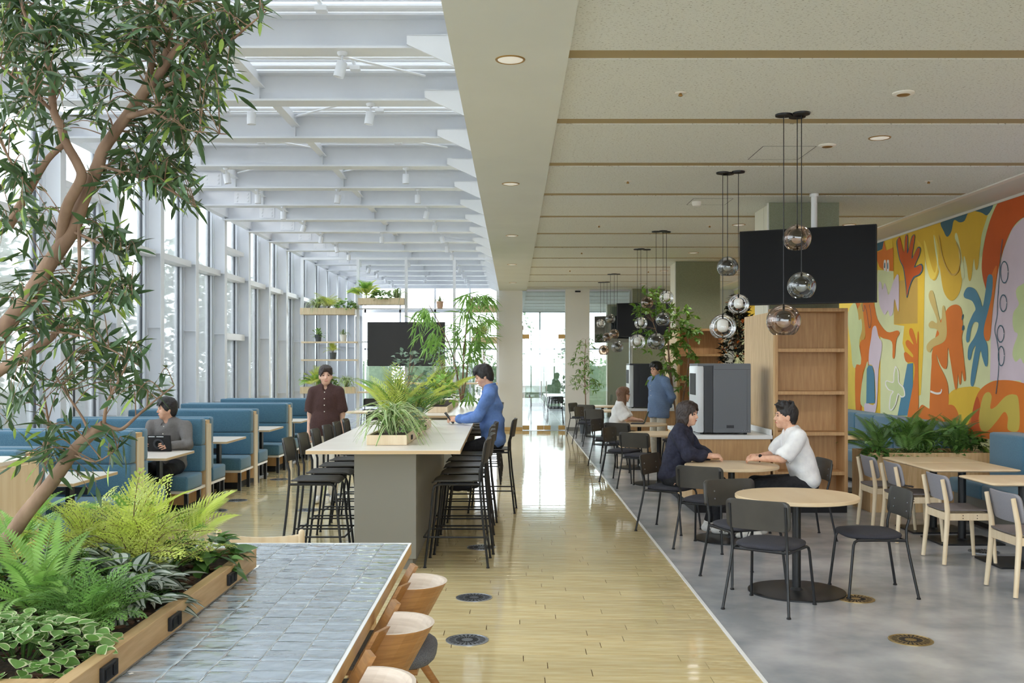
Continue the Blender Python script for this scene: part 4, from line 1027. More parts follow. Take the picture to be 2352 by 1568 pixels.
for x in (-1.0,1.0):
    for yy in (-1.5,1.3): MB().bbox(x-0.035,x+0.035,yy-0.035,yy+0.035,0,TZ-0.035,0.004).build('leg', 'oak_light', tt)
# planter on the table
PX0, PX1, PY0, PY1 = -2.42, -1.218, 2.72, 4.715
pl = thing('wooden_planter', 'long oak planter box standing on the tiled table', 'planter', ((PX0+PX1)/2,(PY0+PY1)/2,TZ+0.008))
hx, hy = (PX1-PX0)/2, (PY1-PY0)/2; th = 0.045; ph = 0.088
for nm, (x0,x1,y0,y1) in (('side_board',(hx-th,hx,-hy,hy)),('side_board',(-hx,-hx+th,-hy,hy)),('end_board',(-hx+th,hx-th,hy-th,hy)),('end_board',(-hx+th,hx-th,-hy,-hy+th))):
    MB().box(x0,x1,y0,y1,0,ph).build(nm, 'oak_long', pl, bevel=0.002)
MB().grid(lambda u,v: (-hx+th+(2*hx-2*th)*u, -hy+th+(2*hy-2*th)*v, 0.062+0.012*math.sin(9*u+3*v)*math.sin(13*v)), 14, 22).build('soil', 'soil', pl, smooth=180)
mu = MB(); mr_ = random.Random(2)
for i in range(420):
    x, y_ = mr_.uniform(-hx+th+0.02,hx-th-0.02), mr_.uniform(-hy+th+0.02,hy-th-0.02); a = mr_.random()*PI; l, w_ = mr_.uniform(0.012,0.03), mr_.uniform(0.006,0.012)
    c, s_ = math.cos(a), math.sin(a); z = 0.072+mr_.random()*0.008; h_ = 0.006
    pts = [(-l,-w_),(l,-w_*0.7),(l*0.8,w_),(-l*0.9,w_*0.8)]
    vs = [(x+p*c-q*s_, y_+p*s_+q*c, z+(h_ if t else 0)+0.3*p*mr_.uniform(-0.3,0.3)) for t in (0,1) for p,q in pts]
    mu.add(vs, [(0,3,2,1),(4,5,6,7),(0,1,5,4),(1,2,6,5),(2,3,7,6),(3,0,4,7)])
mu.build('bark_mulch', 'mulch', pl, kind='stuff')
for yy, i in ((4.28,0),(3.56,1),(2.98,2)):
    ol = MB().bbox(hx,hx+0.014,yy-(PY0+PY1)/2-0.055,yy-(PY0+PY1)/2+0.055,0.018,0.066,0.003).build('outlet', 'black_plastic', pl)
    for q in (-0.027,0.027): MB().bbox(hx+0.013,hx+0.018,yy-(PY0+PY1)/2+q-0.016,yy-(PY0+PY1)/2+q+0.016,0.026,0.058,0.002).build('socket', 'screen', ol)
# bent plywood chairs at the tiled table: shell between two flanges that run down as front legs
bc = thing('plywood_chair', '', 'chair')
zt, lean = 0.735, 0.55
def ext(p, z): return (p[0], p[1]+(zt-z)*lean, z)  # local: faces +Y
prof = []
hw = 0.17
for i in range(15):
    a = PI*i/14; prof.append((-hw*math.cos(a), -0.165*math.sin(a)**0.9-0.03))
sh = MB(); t_ = 0.012
def shell(zlo): 
    n = len(prof)
    out = [(x*1.0, y) for x,y in prof]; inn = [(x*(1-t_/hw), y+t_*(0.4+0.6*abs(math.sin(PI*i/(n-1))))) for i,(x,y) in enumerate(prof)]
    return out, inn
out, inn = shell(0)
zl = 0.36
rowsz = [zt, 0.60, 0.48, zl]
def lowz(i): return zl-0.02*math.sin(PI*i/14)
vo = [ext(p, z) for z in rowsz for p in out]; vi = [ext(p, z) for z in rowsz for p in inn]; n = len(out)
m_o = MB()
for k in range(3):
    for i in range(n-1):
        a = k*n+i
        m_o.add([vo[a],vo[a+1],vo[a+n+1],vo[a+n]], [(0,1,2,3)], 0); m_o.add([vi[a],vi[a+1],vi[a+n+1],vi[a+n]], [(3,2,1,0)], 1)
for i in range(n-1):
    m_o.add([vo[i],vo[i+1],vi[i+1],vi[i]], [(0,3,2,1)], 1); b = 3*n+i; m_o.add([vo[b],vo[b+1],vi[b+1],vi[b]], [(0,1,2,3)], 0)
m_o.build('back_shell', ['oak_shell','ply_inner'], bc, fix=False)
for sd in (-1,1):
    # flange: flat board from the shell's rim down to the floor
    m = MB(); x0, x1 = sd*(hw-0.004), sd*(hw+0.075); y0, th_ = -0.035, 0.016
    top = [(x0,y0),(x1,y0+0.03),(x1,y0+0.03+th_),(x0,y0+th_)]
    bot = [(sd*(hw+0.02),y0+0.02),(sd*(hw+0.065),y0+0.035),(sd*(hw+0.065),y0+0.035+th_),(sd*(hw+0.02),y0+0.02+th_)]
    vs = [ext(p, zt+0.03) for p in top]+[ext(p, 0.38) for p in top]+[ext(p, 0.0) for p in bot]
    m.add(vs, [(0,1,2,3),(8,11,10,9)]+[(r*4+i, (r+1)*4+i, (r+1)*4+(i+1)%4, r*4+(i+1)%4) for r in (0,1) for i in range(4)])
    m.build('side_board', 'oak_shell', bc)
    MB().tube([(sd*0.15,-0.02,0.40),(sd*0.235,-0.26,0.0)], [0.021,0.014], 10).build('rear_leg', 'oak_shell', bc, smooth=60)
c_ = MB(); cushion(c_, 0.46, 0.46, 0.40, 0.465, 3.0, cy=0.08); c_.build('seat', 'gray_fabric', bc, smooth=60)
MB().box(-0.19,0.19,-0.08,0.25,0.375,0.40).build('seat_base', 'oak_shell', bc)
for i, y in enumerate((4.42,3.71,3.01)):
    lb = 'bent plywood chair with grey seat at the tiled table, %s' % ('farthest one','middle one','cut by the bottom edge')[i]
    if i == 0: bc.location = (-0.49,y,0); bc.rotation_euler = (0,0,PI/2); bc['label'] = lb; bc['group'] = 'plywood chairs at the tiled table'
    else: dup(bc, lb, (-0.49,y,0), PI/2, 'plywood chairs at the tiled table')
# chair with two posts at the far end
pc = thing('post_back_chair', 'pale wooden chair with rounded posts at the far end of the tiled table', 'chair', (-1.475,5.56,0), PI)
for sd in (-1,1):
    MB().tube([(sd*0.24,-0.24,0.0),(sd*0.24,-0.235,0.70),(sd*0.24,-0.235,0.725),(sd*0.24,-0.235,0.735)], [0.015,0.019,0.017,0.008], 12).build('back_post', 'birch', pc, smooth=60)
    MB().tube([(sd*0.23,0.20,0.0),(sd*0.23,0.20,0.43)], [0.014,0.018], 12).build('front_leg', 'birch', pc, smooth=60)
c_ = MB(); rplate(c_, 0.46, 0.085, 0.02, lambda x,v: (x,-0.285+0.9*x*x,0.612+v*0.8+0.028*(x/0.23)**2), 14); solid(c_.build('top_rail', 'birch', pc, smooth=40), 0.016)
c_ = MB(); cushion(c_, 0.46, 0.44, 0.43, 0.455, 5.0, cy=-0.02, puff=0.0); c_.build('seat', 'birch', pc, smooth=50)
# ---------------------------------------------------------------- plants
def rdir(r_, el0, el1, az=None, spread=180):
    a = R(r_.uniform(0,360)) if az is None else R(az+r_.uniform(-spread,spread)); e = R(r_.uniform(el0,el1))
    return Vector((math.cos(a)*math.cos(e), math.sin(a)*math.cos(e), math.sin(e)))
lf_olive = [leafmesh('olive_leaf', 0.086, 0.0175, 'leaf_olive', 0.10, 0.35, 5, 0.85), leafmesh('olive_leaf', 0.068, 0.0145, 'leaf_olive', -0.08, 0.3, 5, 0.8)]
lf_new = leafmesh('olive_leaf', 0.064, 0.014, 'leaf_olive_new', 0.05, 0.4, 5, 0.8)
ol = thing('olive_tree', 'olive tree with long dark leaves and tan branches rising from the planter', 'tree', (0,0,0))
ol.location = (-2.28, 3.95, 0.80)
O0 = Vector(ol.location)
def q(x, y, d): return P(x, y, d)-O0
br = [
 ([(-140,1330,3.92),(-150,1200,3.92),(-135,1050,3.92),(-100,920,3.9),(-40,830,3.86),(0,765,3.82),(60,690,3.8),(110,610,3.78),(165,530,3.76),(192,455,3.75),(225,380,3.74),(238,342,3.74),(290,268,3.72),(330,215,3.7),(372,162,3.68),(402,118,3.66),(428,92,3.66)], 0.042, 0.012),
 ([(238,342,3.74),(262,300,3.78),(330,205,3.8),(348,150,3.82),(352,100,3.84),(366,-10,3.86)], 0.018, 0.008),
 ([(372,162,3.68),(395,60,3.66),(410,15,3.64)], 0.013, 0.006),
 ([(140,560,3.78),(152,480,3.7),(186,412,3.66),(180,380,3.65),(152,330,3.64),(140,290,3.63),(124,258,3.62),(119,200,3.62),(122,165,3.62)], 0.022, 0.012),
 ([(20,520,3.6),(70,430,3.6),(110,365,3.62),(152,328,3.64)], 0.017, 0.010),
 ([(290,268,3.72),(330,258,3.66),(350,252,3.64),(368,238,3.62)], 0.013, 0.007),
 ([(350,252,3.64),(400,285,3.55),(440,300,3.5),(520,308,3.46)], 0.006, 0.002),
 ([(-100,920,3.9),(0,850,3.75),(60,818,3.68),(98,790,3.64),(118,776,3.62),(150,740,3.6)], 0.026, 0.008),
 ([(182,500,3.76),(182,570,3.7),(180,630,3.68),(150,680,3.66)], 0.008, 0.004),
 ([(-140,1330,3.92),(-40,1290,3.9),(20,1234,3.84),(62,1176,3.8),(120,1106,3.76),(165,1042,3.72),(206,1000,3.7),(240,976,3.68)], 0.034, 0.020),
 ([(240,976,3.68),(262,984,3.64),(282,984,3.62),(312,958,3.58),(348,926,3.55),(400,885,3.5)], 0.010, 0.002),
 ([(238,978,3.68),(244,935,3.66),(258,900,3.64),(285,850,3.62),(300,800,3.6)], 0.007, 0.003),
 ([(206,1000,3.7),(190,960,3.72),(150,900,3.74),(120,850,3.74)], 0.006, 0.003),
 ([(62,1176,3.8),(100,1080,3.8),(112,990,3.78),(100,900,3.76)], 0.008, 0.003),
 ([(225,380,3.74),(300,400,3.66),(360,420,3.6),(420,455,3.55),(450,475,3.52)], 0.007, 0.002),
 ([(330,215,3.7),(420,180,3.62),(500,120,3.56),(570,60,3.52),(612,25,3.5)], 0.008, 0.002),
 ([(165,530,3.76),(230,560,3.66),(290,590,3.62)], 0.007, 0.003),
 ([(60,690,3.8),(150,690,3.7),(240,670,3.62),(300,690,3.58)], 0.007, 0.003),
 ([(0,850,3.75),(90,770,3.6),(180,770,3.55),(250,800,3.5),(320,840,3.5)], 0.006, 0.002),
 ([(119,200,3.62),(100,120,3.6),(60,40,3.6),(40,-20,3.6)], 0.008, 0.004),
 ([(124,258,3.62),(60,200,3.55),(0,150,3.5)], 0.007, 0.003),
 ([(70,430,3.6),(30,380,3.55),(-10,300,3.5)], 0.007, 0.003),
 ([(165,1042,3.72),(220,1060,3.6),(270,1030,3.55)], 0.005, 0.002),
]
pts_all = []
for pth, r0, r1 in br:
    c = crs([q(*p) for p in pth], 4); k = len(c)
    MB().tube(c, [r0+(r1-r0)*i/(k-1) for i in range(k)], 10 if r0 > 0.012 else 6).build('branch', 'bark', ol, smooth=60)
    pts_all += [p for i, p in enumerate(c) if r0 < 0.03 or i > k*0.35]
clus = [(70,50,110,70,18),(230,45,120,65,18),(380,60,80,70,14),(510,60,70,55,12),(575,35,40,30,6),(50,170,80,80,12),(180,150,80,80,12),(300,130,80,60,10),(480,140,60,60,10),(430,215,80,60,14),(520,190,45,50,6),
 (50,290,80,70,10),(200,280,70,60,6),(400,300,60,60,14),(470,300,40,35,5),(330,370,70,60,12),(395,400,50,50,12),(430,465,25,25,4),(50,430,80,60,8),(265,440,45,45,5),(50,550,70,60,10),(230,560,60,50,9),(285,590,40,40,8),(220,670,75,50,13),(130,700,70,50,9),(30,690,50,60,8),(270,700,45,40,7),(60,790,80,50,9),(180,775,70,45,9),(250,820,50,40,8),(300,830,35,45,9),(230,890,65,45,10),(345,895,45,35,8),(120,880,50,40,5),(50,950,60,60,10),(120,1000,40,50,6),(90,1060,60,40,7),(245,1040,55,35,7),(200,1100,35,30,4),(30,890,50,40,5),(20,30,60,60,6)]
orr = random.Random(11); items = []; tw_ = MB()
for (cx,cy_,rx,ry,n) in clus:
    for i in range(int(n*(1.65 if cy_ < 540 else (1.15 if cy_ < 800 else 0.9)))):
        a = orr.random()*2*PI; rr = math.sqrt(orr.random())
        tip = q(cx+rx*rr*math.cos(a), cy_+ry*rr*math.sin(a), orr.uniform(3.3,4.15))
        base = min(pts_all, key=lambda p: (p-tip).length+orr.random()*0.06)
        mid = base.lerp(tip, 0.5)+Vector((0,0,0.05))
        c = crs([base, mid, tip], 6); k = len(c)
        tw_.tube(c, [0.0026*(1-0.7*i_/(k-1)) for i_ in range(k)], 4, cap=False)
        L = sum((c[i_+1]-c[i_]).length for i_ in range(k-1)); span = min(0.20, L)
        nl = max(5, int(span/0.024)); acc = 0; 
        for j in range(nl):
            t = 1-(span/L)*(1-j/(nl-1)) if L > 0 else 1
            f_ = t*(k-1); i0 = min(int(f_), k-2); p = c[i0].lerp(c[i0+1], f_-i0); tg = (c[i0+1]-c[i0]).normalized()
            sd = Vector((orr.gauss(0,1),orr.gauss(0,1),orr.gauss(0,0.7))); sd -= tg*sd.dot(tg)
            if sd.length < 1e-3: continue
            sd.normalize(); d = tg*orr.uniform(0.5,0.9)+sd*orr.uniform(0.6,0.95); d.z -= 0.15
            if j == nl-1: d = tg
            me = lf_new if (t > 0.9 and orr.random() < 0.40) or orr.random() < 0.06 else lf_olive[orr.randrange(2)]
            items.append((me, orient(p, d, Vector((orr.gauss(0,0.5),orr.gauss(0,0.5),1)), orr.uniform(-0.6,0.6), orr.uniform(0.8,1.25))))
tw_.build('twigs', 'bark', ol, smooth=60, kind='stuff')
place_leaves(ol, items, 'leaf', 300)
print('olive leaves', len(items))
# ---- generic plants
def fern(label, loc, n, meshes, el=(25,75), sc=(0.7,1.1), name='fern', r0=0.03, seed=1, maxobj=40, az=None, spread=180, cat='plant', roll=0.4):
    t = thing(name, label, cat, loc); r_ = random.Random(seed); it = []
    for i in range(n):
        d = rdir(r_, *el, az=az, spread=spread) if az is not None or spread != 180 else rdir(r_, el[0], el[1], az=360*i/n, spread=20)
        p = Vector((d.x,d.y,0))*r0*r_.uniform(0.3,1.5)
        it.append((meshes[r_.randrange(len(meshes))], orient(p, d, Vector((0,0,1)), r_.uniform(-roll,roll), r_.uniform(*sc))))
    place_leaves(t, it, 'frond', maxobj); return t
def bush(label, loc, n, meshes, rx, ry, rz, name='leafy_plant', seed=1, maxobj=60, el=(-15,50), sc=(0.7,1.15), stem='leaf_dark', top=True, partname='leaf', dome=True, cat='plant'):
    t = thing(name, label, cat, loc); r_ = random.Random(seed); it = []; sm = MB()
    for i in range(n):
        a = r_.random()*2*PI; e = math.asin(r_.random()) if dome else r_.uniform(-1.4,1.4); rr = r_.uniform(0.72,1.0)
        p = Vector((rx*rr*math.cos(a)*math.cos(e), ry*rr*math.sin(a)*math.cos(e), rz*rr*math.sin(e)))
        d = Vector((p.x/rx,p.y/ry,0)); d = (d.normalized() if d.length > 0.05 else rdir(r_,0,10))+Vector((r_.gauss(0,0.45),r_.gauss(0,0.45),math.tan(R(r_.uniform(*el)))))
        it.append((meshes[r_.randrange(len(meshes))], orient(p, d, Vector((p.x/rx*0.5,p.y/ry*0.5,1)), r_.uniform(-0.4,0.4), r_.uniform(*sc))))
        if i % 4 == 0: sm.tube([(p.x*0.2,p.y*0.2,-0.01 if dome else p.z*0.3),(p.x*0.7,p.y*0.7,p.z*0.8),tuple(p)], 0.0018, 4, cap=False)
    if sm.v: sm.build('stems', stem, t, kind='stuff')
    place_leaves(t, it, partname, maxobj); return t
FR_fern = [frondmesh('fern_frond', 0.42, 26, 0.075, 0.014, ('leaf_mid','leaf_fern'), 0.55, 0.12, 0.15, 70), frondmesh('fern_frond', 0.36, 24, 0.065, 0.013, ('leaf_mid','leaf_fern'), 0.75, 0.12, 0.2, 70)]
FR_lime = [frondmesh('lime_frond', 0.40, 13, 0.10, 0.012, ('bark_dark','leaf_lime'), 0.5, 0.2, 0.3, 55, sub=True), frondmesh('lime_frond', 0.32, 11, 0.095, 0.012, ('bark_dark','leaf_lime'), 0.8, 0.2, 0.3, 55, sub=True)]
FR_fine = [frondmesh('fine_frond', 0.22, 12, 0.05, 0.009, ('leaf_dark','leaf_mid'), 0.6, 0.15, 0.3, 60, sub=True)]
FR_palm = [frondmesh('palm_frond', 0.46, 14, 0.17, 0.012, ('leaf_lime','leaf_lime'), 0.55, 0.25, 0.25, 48), frondmesh('palm_frond', 0.40, 13, 0.16, 0.011, ('leaf_lime','leaf_fern'), 0.75, 0.25, 0.3, 48)]
FR_palm2 = [frondmesh('palm_frond', 0.62, 13, 0.19, 0.0085, ('leaf_lime','leaf_lime'), 0.45, 0.2, 0.3, 50), frondmesh('palm_frond', 0.52, 12, 0.18, 0.0085, ('leaf_lime','leaf_mid'), 0.6, 0.2, 0.3, 50)]
FR_dark = [frondmesh('palm_frond', 0.46, 20, 0.12, 0.010, ('leaf_dark','leaf_mid'), 0.5, 0.15, 0.3, 52), frondmesh('palm_frond', 0.40, 22, 0.09, 0.013, ('leaf_dark','leaf_mid'), 0.7, 0.15, 0.25, 60)]
FR_yel = [frondmesh('yellow_frond', 0.34, 20, 0.04, 0.022, ('bark_dark','leaf_lime'), 0.9, 0.1, 0.2, 75)]
LF_var = [leafmesh('variegated_leaf', 0.046, 0.048, ('leaf_mid','leaf_cream'), 0.15, 0.12, 7, 0.75, 0.74), leafmesh('variegated_leaf', 0.040, 0.042, ('leaf_mid','leaf_cream'), 0.2, 0.15, 7, 0.75, 0.78)]
def zebra(L, Wd):
    mb = MB(); segs = 6; ks = (-1,-0.74,-0.5,-0.18,0.18,0.5,0.74,1)
    rows = []
    for i in range(segs+1):
        t = i/segs; w = Wd*0.5*math.sin(PI*min(1,t**0.7))**0.8 if 0 < t < 1 else Wd*0.02
        rows.append([(k*w, L*t, -0.3*L*t*t+0.25*abs(k)*w) for k in ks])
    for i in range(segs):
        for j in range(7): mb.add([rows[i][j],rows[i][j+1],rows[i+1][j+1],rows[i+1][j]], [(0,1,2,3)], 1 if j in (1,2,4,5) else 0)
    return mb.mesh('striped_leaf', ['leaf_zebra','leaf_silver'], 180, fix=False)
LF_zeb = [zebra(0.095,0.056), zebra(0.08,0.048)]
LF_poth = [leafmesh('broad_leaf', 0.10, 0.055, 'leaf_dark', 0.25, 0.25, 6, 0.6), leafmesh('broad_leaf', 0.085, 0.05, 'leaf_mid', 0.2, 0.3, 6, 0.6)]
LF_pothl = [leafmesh('broad_leaf', 0.13, 0.065, 'leaf_fern', 0.25, 0.25, 6, 0.6), leafmesh('broad_leaf', 0.11, 0.06, 'leaf_lime', 0.2, 0.3, 6, 0.6)]
LF_euca = [leafmesh('round_leaf', 0.05, 0.048, 'leaf_euca', 0.1, 0.1, 5, 0.75), leafmesh('round_leaf', 0.042, 0.04, 'leaf_euca', 0.1, 0.15, 5, 0.75)]
LF_ficus = [leafmesh('ficus_leaf', 0.10, 0.05, 'leaf_ficus', 0.2, 0.25, 4, 0.7), leafmesh('ficus_leaf', 0.085, 0.042, 'leaf_mid', 0.25, 0.25, 4, 0.7)]
LF_alii = [leafmesh('long_leaf', 0.30, 0.027, 'leaf_mid', 0.35, 0.3, 6, 0.85), leafmesh('long_leaf', 0.26, 0.024, 'leaf_fern', 0.5, 0.3, 6, 0.8)]
LF_bamb = [leafmesh('narrow_leaf', 0.11, 0.026, 'leaf_mid', 0.2, 0.3, 4, 0.8), leafmesh('narrow_leaf', 0.10, 0.024, 'leaf_fern', 0.2, 0.3, 4, 0.8)]
LF_yel = [leafmesh('yellow_leaf', 0.11, 0.05, 'leaf_red', 0.2, 0.2, 4, 0.7)]
LF_blk = [leafmesh('dark_leaf', 0.12, 0.055, 'leaf_black', 0.2, 0.2, 4, 0.7)]
LF_red = [leafmesh('red_leaf', 0.16, 0.04, 'leaf_red', 0.2, 0.2, 4, 0.8)]
ST_spid = [strapmesh('strap_leaf', 0.46, 0.024, ('leaf_mid','leaf_cream'), 0.75), strapmesh('strap_leaf', 0.38, 0.022, ('leaf_mid','leaf_cream'), 1.0), strapmesh('strap_leaf', 0.36, 0.020, ('leaf_dark','leaf_cream'), 0.5)]
ST_drac = [strapmesh('strap_leaf', 0.36, 0.04, ('leaf_mid','leaf_fern'), 1.5, edge=0.6), strapmesh('strap_leaf', 0.30, 0.036, ('leaf_dark','leaf_mid'), 1.3, edge=0.6)]
SZ = 0.815
g1 = 'plants in the foreground planter'
def G(o, g): o['group'] = g; return o
bush('low variegated plant with cream-edged round leaves at the lower left corner', (-1.50,3.04,SZ-0.03), 520, LF_var, 0.27,0.29,0.14, 'variegated_plant', 1, 260, (-20,35))
bush('smaller patch of cream-edged round leaves left of the bright fern', (-1.80,3.24,SZ-0.02), 200, LF_var, 0.20,0.22,0.10, 'variegated_plant', 2, 60, (-20,35))
fern('bright green sword fern with long arching fronds in the foreground planter', (-1.66,3.50,SZ), 26, FR_fern, (18,66), (0.72,1.05), seed=4, maxobj=26)
fern('sword fern at the left edge behind the olive branch', (-2.14,4.25,SZ), 14, FR_fern, (25,70), (0.8,1.1), seed=5, maxobj=14)
bush('zebra plant with silver-striped leaves beside the oak planter rim', (-1.44,3.72,SZ-0.02), 200, LF_zeb, 0.18,0.28,0.17, 'striped_plant', 6, 120, (-25,35), (0.9,1.35))
bush('zebra plant with silver-striped leaves in the middle of the planter', (-1.74,3.94,SZ-0.02), 190, LF_zeb, 0.20,0.18,0.20, 'striped_plant', 7, 90, (-25,35), (0.9,1.35))
fern('feathery lime yellow maidenhair fern in the centre of the planter', (-1.56,4.12,SZ), 54, FR_lime, (20,85), (0.7,1.2), 'maidenhair_fern', 0.10, 8, 54)
fern('feathery lime yellow maidenhair fern toward the booths', (-1.86,4.34,SZ), 44, FR_lime, (20,85), (0.7,1.1), 'maidenhair_fern', 0.10, 9, 44)
fern('pale green palm fronds rising at the back of the foreground planter', (-1.72,4.52,SZ), 11, FR_palm, (40,80), (0.8,1.05), 'small_palm', 0.04, 10, 11)
fern('drooping lime palm fronds at the right back of the foreground planter', (-1.50,4.42,SZ), 8, FR_palm, (25,65), (0.65,0.95), 'small_palm', 0.04, 12, 8, az=60, spread=110)
bush('dark broad-leaved plant at the far corner of the foreground planter', (-1.38,4.44,SZ-0.01), 110, LF_poth, 0.16,0.24,0.13, 'broad_leaved_plant', 13, 80, (-25,40))
fern('fine dark green fern under the bright sword fern', (-1.42,3.36,SZ), 40, FR_fine, (15,70), (0.8,1.2), 'fine_fern', 0.05, 14, 26)
fern('fine dark green fern between the striped plants', (-1.60,3.82,SZ), 20, FR_fine, (15,70), (0.8,1.3), 'fine_fern', 0.05, 15, 20)
fern('yellow green button fern at the left edge of the planter', (-2.06,4.02,SZ), 16, FR_yel, (20,60), (0.7,1.0), 'button_fern', 0.03, 16, 16)
bush('dull green leafy plant at the left edge below the olive branch', (-2.02,3.72,SZ-0.02), 90, LF_poth, 0.18,0.16,0.16, 'broad_leaved_plant', 17, 50, (-25,40))
bush('cream-edged round leaves at the far left corner of the planter, mostly out of view', (-2.12,3.02,SZ-0.02), 220, LF_var, 0.24,0.24,0.11, 'variegated_plant', 18, 40, (-20,35))
fern('sword fern at the left side of the planter, mostly out of view', (-2.16,3.45,SZ), 16, FR_fern, (20,65), (0.7,1.0), seed=19, maxobj=16)
# ---- long planter boxes
def trough(name, label, x0, x1, y0, y1, z, h=0.08, m='oak_light', th=0.014, sockets=False, soil=0.8):
    t = thing(name, label, 'planter', ((x0+x1)/2,(y0+y1)/2,z)); a, b = (x1-x0)/2, (y1-y0)/2
    MB().box(-a,a,-b,-b+th,0,h).build('front_board', m, t, bevel=0.0015); MB().box(-a,a,b-th,b,0,h).build('back_board', m, t, bevel=0.0015)
    for sd in (-1,1): MB().box(min(sd*a,sd*(a-th)),max(sd*a,sd*(a-th)),-b+th,b-th,0,h).build('side_board', m, t, bevel=0.0015)
    MB().box(-a+th,a-th,-b+th,b-th,h*0.2,h*soil).build('soil', 'soil', t)
    if sockets:
        for k in range(3): MB().bbox(a,a+0.01,-b+0.35+k*0.7,-b+0.43+k*0.7,0.02,0.06,0.002).build('outlet', 'black_plastic', t)
    return t
TB = 1.002
trough('table_planter', 'long pale wooden planter on the near high bar table', -1.26,-0.915,8.52,11.05,TB,0.085,'birch',0.016,True)
trough('table_planter', 'pale wooden planter on the far high bar table', -1.22,-0.94,14.1,17.0,TB,0.085,'birch',0.016)
BZ = TB+0.07
def spider(label, loc, n, seed, sc=(0.7,1.05), mo=70):
    return fern(label, loc, n, ST_spid, (5,60), sc, 'spider_plant', 0.02, seed, mo, roll=0.3)
spider('spider plant with white-edged arching leaves at the front of the high bar table', (-1.08,8.76,BZ), 90, 21, (1.0,1.45))
fern('feathery lime palm on the near high bar table', (-1.10,9.30,BZ), 15, FR_palm2, (50,86), (0.9,1.3), 'small_palm', 0.04, 22, 16)
bush('silvery eucalyptus bush on the near high bar table', (-1.05,9.85,BZ+0.36), 300, LF_euca, 0.22,0.24,0.42, 'eucalyptus', 23, 120, (-10,60), stem='bark', dome=False)
fern('light green areca palm behind the spider plant', (-0.98,10.0,BZ), 14, FR_palm2, (45,80), (0.8,1.1), 'small_palm', 0.04, 24, 14)
bush('small dark creeping plant along the edge of the bar table planter', (-0.97,9.6,BZ-0.01), 160, LF_var, 0.10,0.55,0.10, 'variegated_plant', 25, 40, (-30,30))
fern('lime fern at the far end of the near bar table planter', (-1.10,10.6,BZ), 16, FR_palm2, (40,80), (0.7,1.0), 'small_palm', 0.04, 26, 16)
bush('yellow green pothos on the far high bar table', (-1.08,14.5,BZ+0.05), 130, LF_pothl, 0.24,0.28,0.42, 'pothos', 27, 80, (-20,55))
fern('bushy green palm on the far high bar table', (-1.10,15.2,BZ), 18, FR_palm2, (40,80), (0.9,1.3), 'small_palm', 0.05, 28, 18)
bush('grey green eucalyptus on the far high bar table', (-1.06,14.9,BZ+0.45), 160, LF_euca, 0.25,0.25,0.42, 'eucalyptus', 29, 60, (-10,60), stem='bark', dome=False)
# ---- trees with leaf clouds given by photograph ellipses at a distance
def tree(name, label, base, trunks, clus, d, meshes, density, seed, mo, dd=0.5, droop=0.2, sc=(0.7,1.2), bark='bark', r0=0.016, twigr=0.002, el=None):
    t = thing(name, label, 'tree', base); B = Vector(base); r_ = random.Random(seed); pts = []
    for tr_ in trunks:
        c = crs([(P(x,y,d+(dz if dz else 0))-B) for x,y,dz in tr_], 4); k = len(c)
        MB().tube(c, [r0*(1-0.65*i/(k-1)) for i in range(k)], 8).build('trunk', bark, t, smooth=60); pts += c[k//4:]
    it = []; tw = MB()
    for (cx,cy_,rx,ry,n) in clus:
        for i in range(n):
            a = r_.random()*2*PI; rr = math.sqrt(r_.random())
            tip = P(cx+rx*rr*math.cos(a), cy_+ry*rr*math.sin(a), d+r_.uniform(-dd,dd))-B
            b = min(pts, key=lambda p: (p-tip).length)
            c = crs([b, b.lerp(tip,0.5)+Vector((0,0,0.06)), tip], 4); tw.tube(c, [twigr*(1-0.6*i_/(len(c)-1)) for i_ in range(len(c))], 4, cap=False)
            for j in range(density):
                p = c[-1].lerp(c[-4], j/density*0.9); dv = (tip-b).normalized()*0.5+Vector((r_.gauss(0,0.7),r_.gauss(0,0.7),r_.gauss(0,0.4)-droop))
                it.append((meshes[r_.randrange(len(meshes))], orient(p, dv, Vector((r_.gauss(0,0.3),r_.gauss(0,0.3),1)), r_.uniform(-0.5,0.5), r_.uniform(*sc))))
    tw.build('twigs', bark, t, kind='stuff'); place_leaves(t, it, 'leaf', mo); return t
_b = P(1059,921,16.3)
tree('long_leaf_ficus', 'slender ficus with drooping long leaves standing on the far bar table', (_b.x,_b.y,1.06), [[(1059,924,0),(1050,860,0),(1035,800,0.1),(1010,745,0.1),(985,700,0)],[(1060,924,0),(1064,850,-0.1),(1068,780,-0.1),(1078,710,0),(1086,680,0)],[(1061,924,0),(1072,860,0.1),(1080,800,0.2),(1098,760,0.2)]],
     [(962,722,26,24,7),(985,760,36,36,9),(1000,800,30,26,5),(1090,690,44,18,12),(1070,740,36,26,8),(1115,722,22,22,6),(1060,795,40,22,8),(1100,805,26,26,6),(1030,835,36,26,6),(1100,770,34,20,6),(1080,905,18,12,3)], 16.3, LF_alii, 9, 31, 260, 0.35, 0.28)
_b = P(1556,1000,17.2)
tree('leafy_ficus', 'bushy green ficus beside the standing man in blue', (2.75,17.2,0.0), [[(1546,1060,0),(1556,1000,0),(1545,900,0),(1530,830,0.1),(1500,740,0)],[(1548,1060,0),(1560,980,0.1),(1568,920,0.1),(1580,850,0.2),(1580,780,0.2),(1560,720,0.2)],[(1545,900,0),(1535,800,-0.2),(1540,730,-0.2)]],
     [(1490,690,42,32,16),(1466,720,28,26,9),(1520,706,50,34,18),(1545,765,50,40,24),(1582,740,34,40,18),(1592,795,30,36,14),(1520,800,38,34,14),(1562,845,38,32,14),(1500,770,44,26,12),(1470,790,20,14,4),(1575,890,22,24,8),(1496,880,18,14,5),(1530,850,30,25,6)], 17.2, LF_ficus, 9, 32, 240, 0.45, 0.15, (0.8,1.3), r0=0.022)
_b = P(1345,996,24.2)
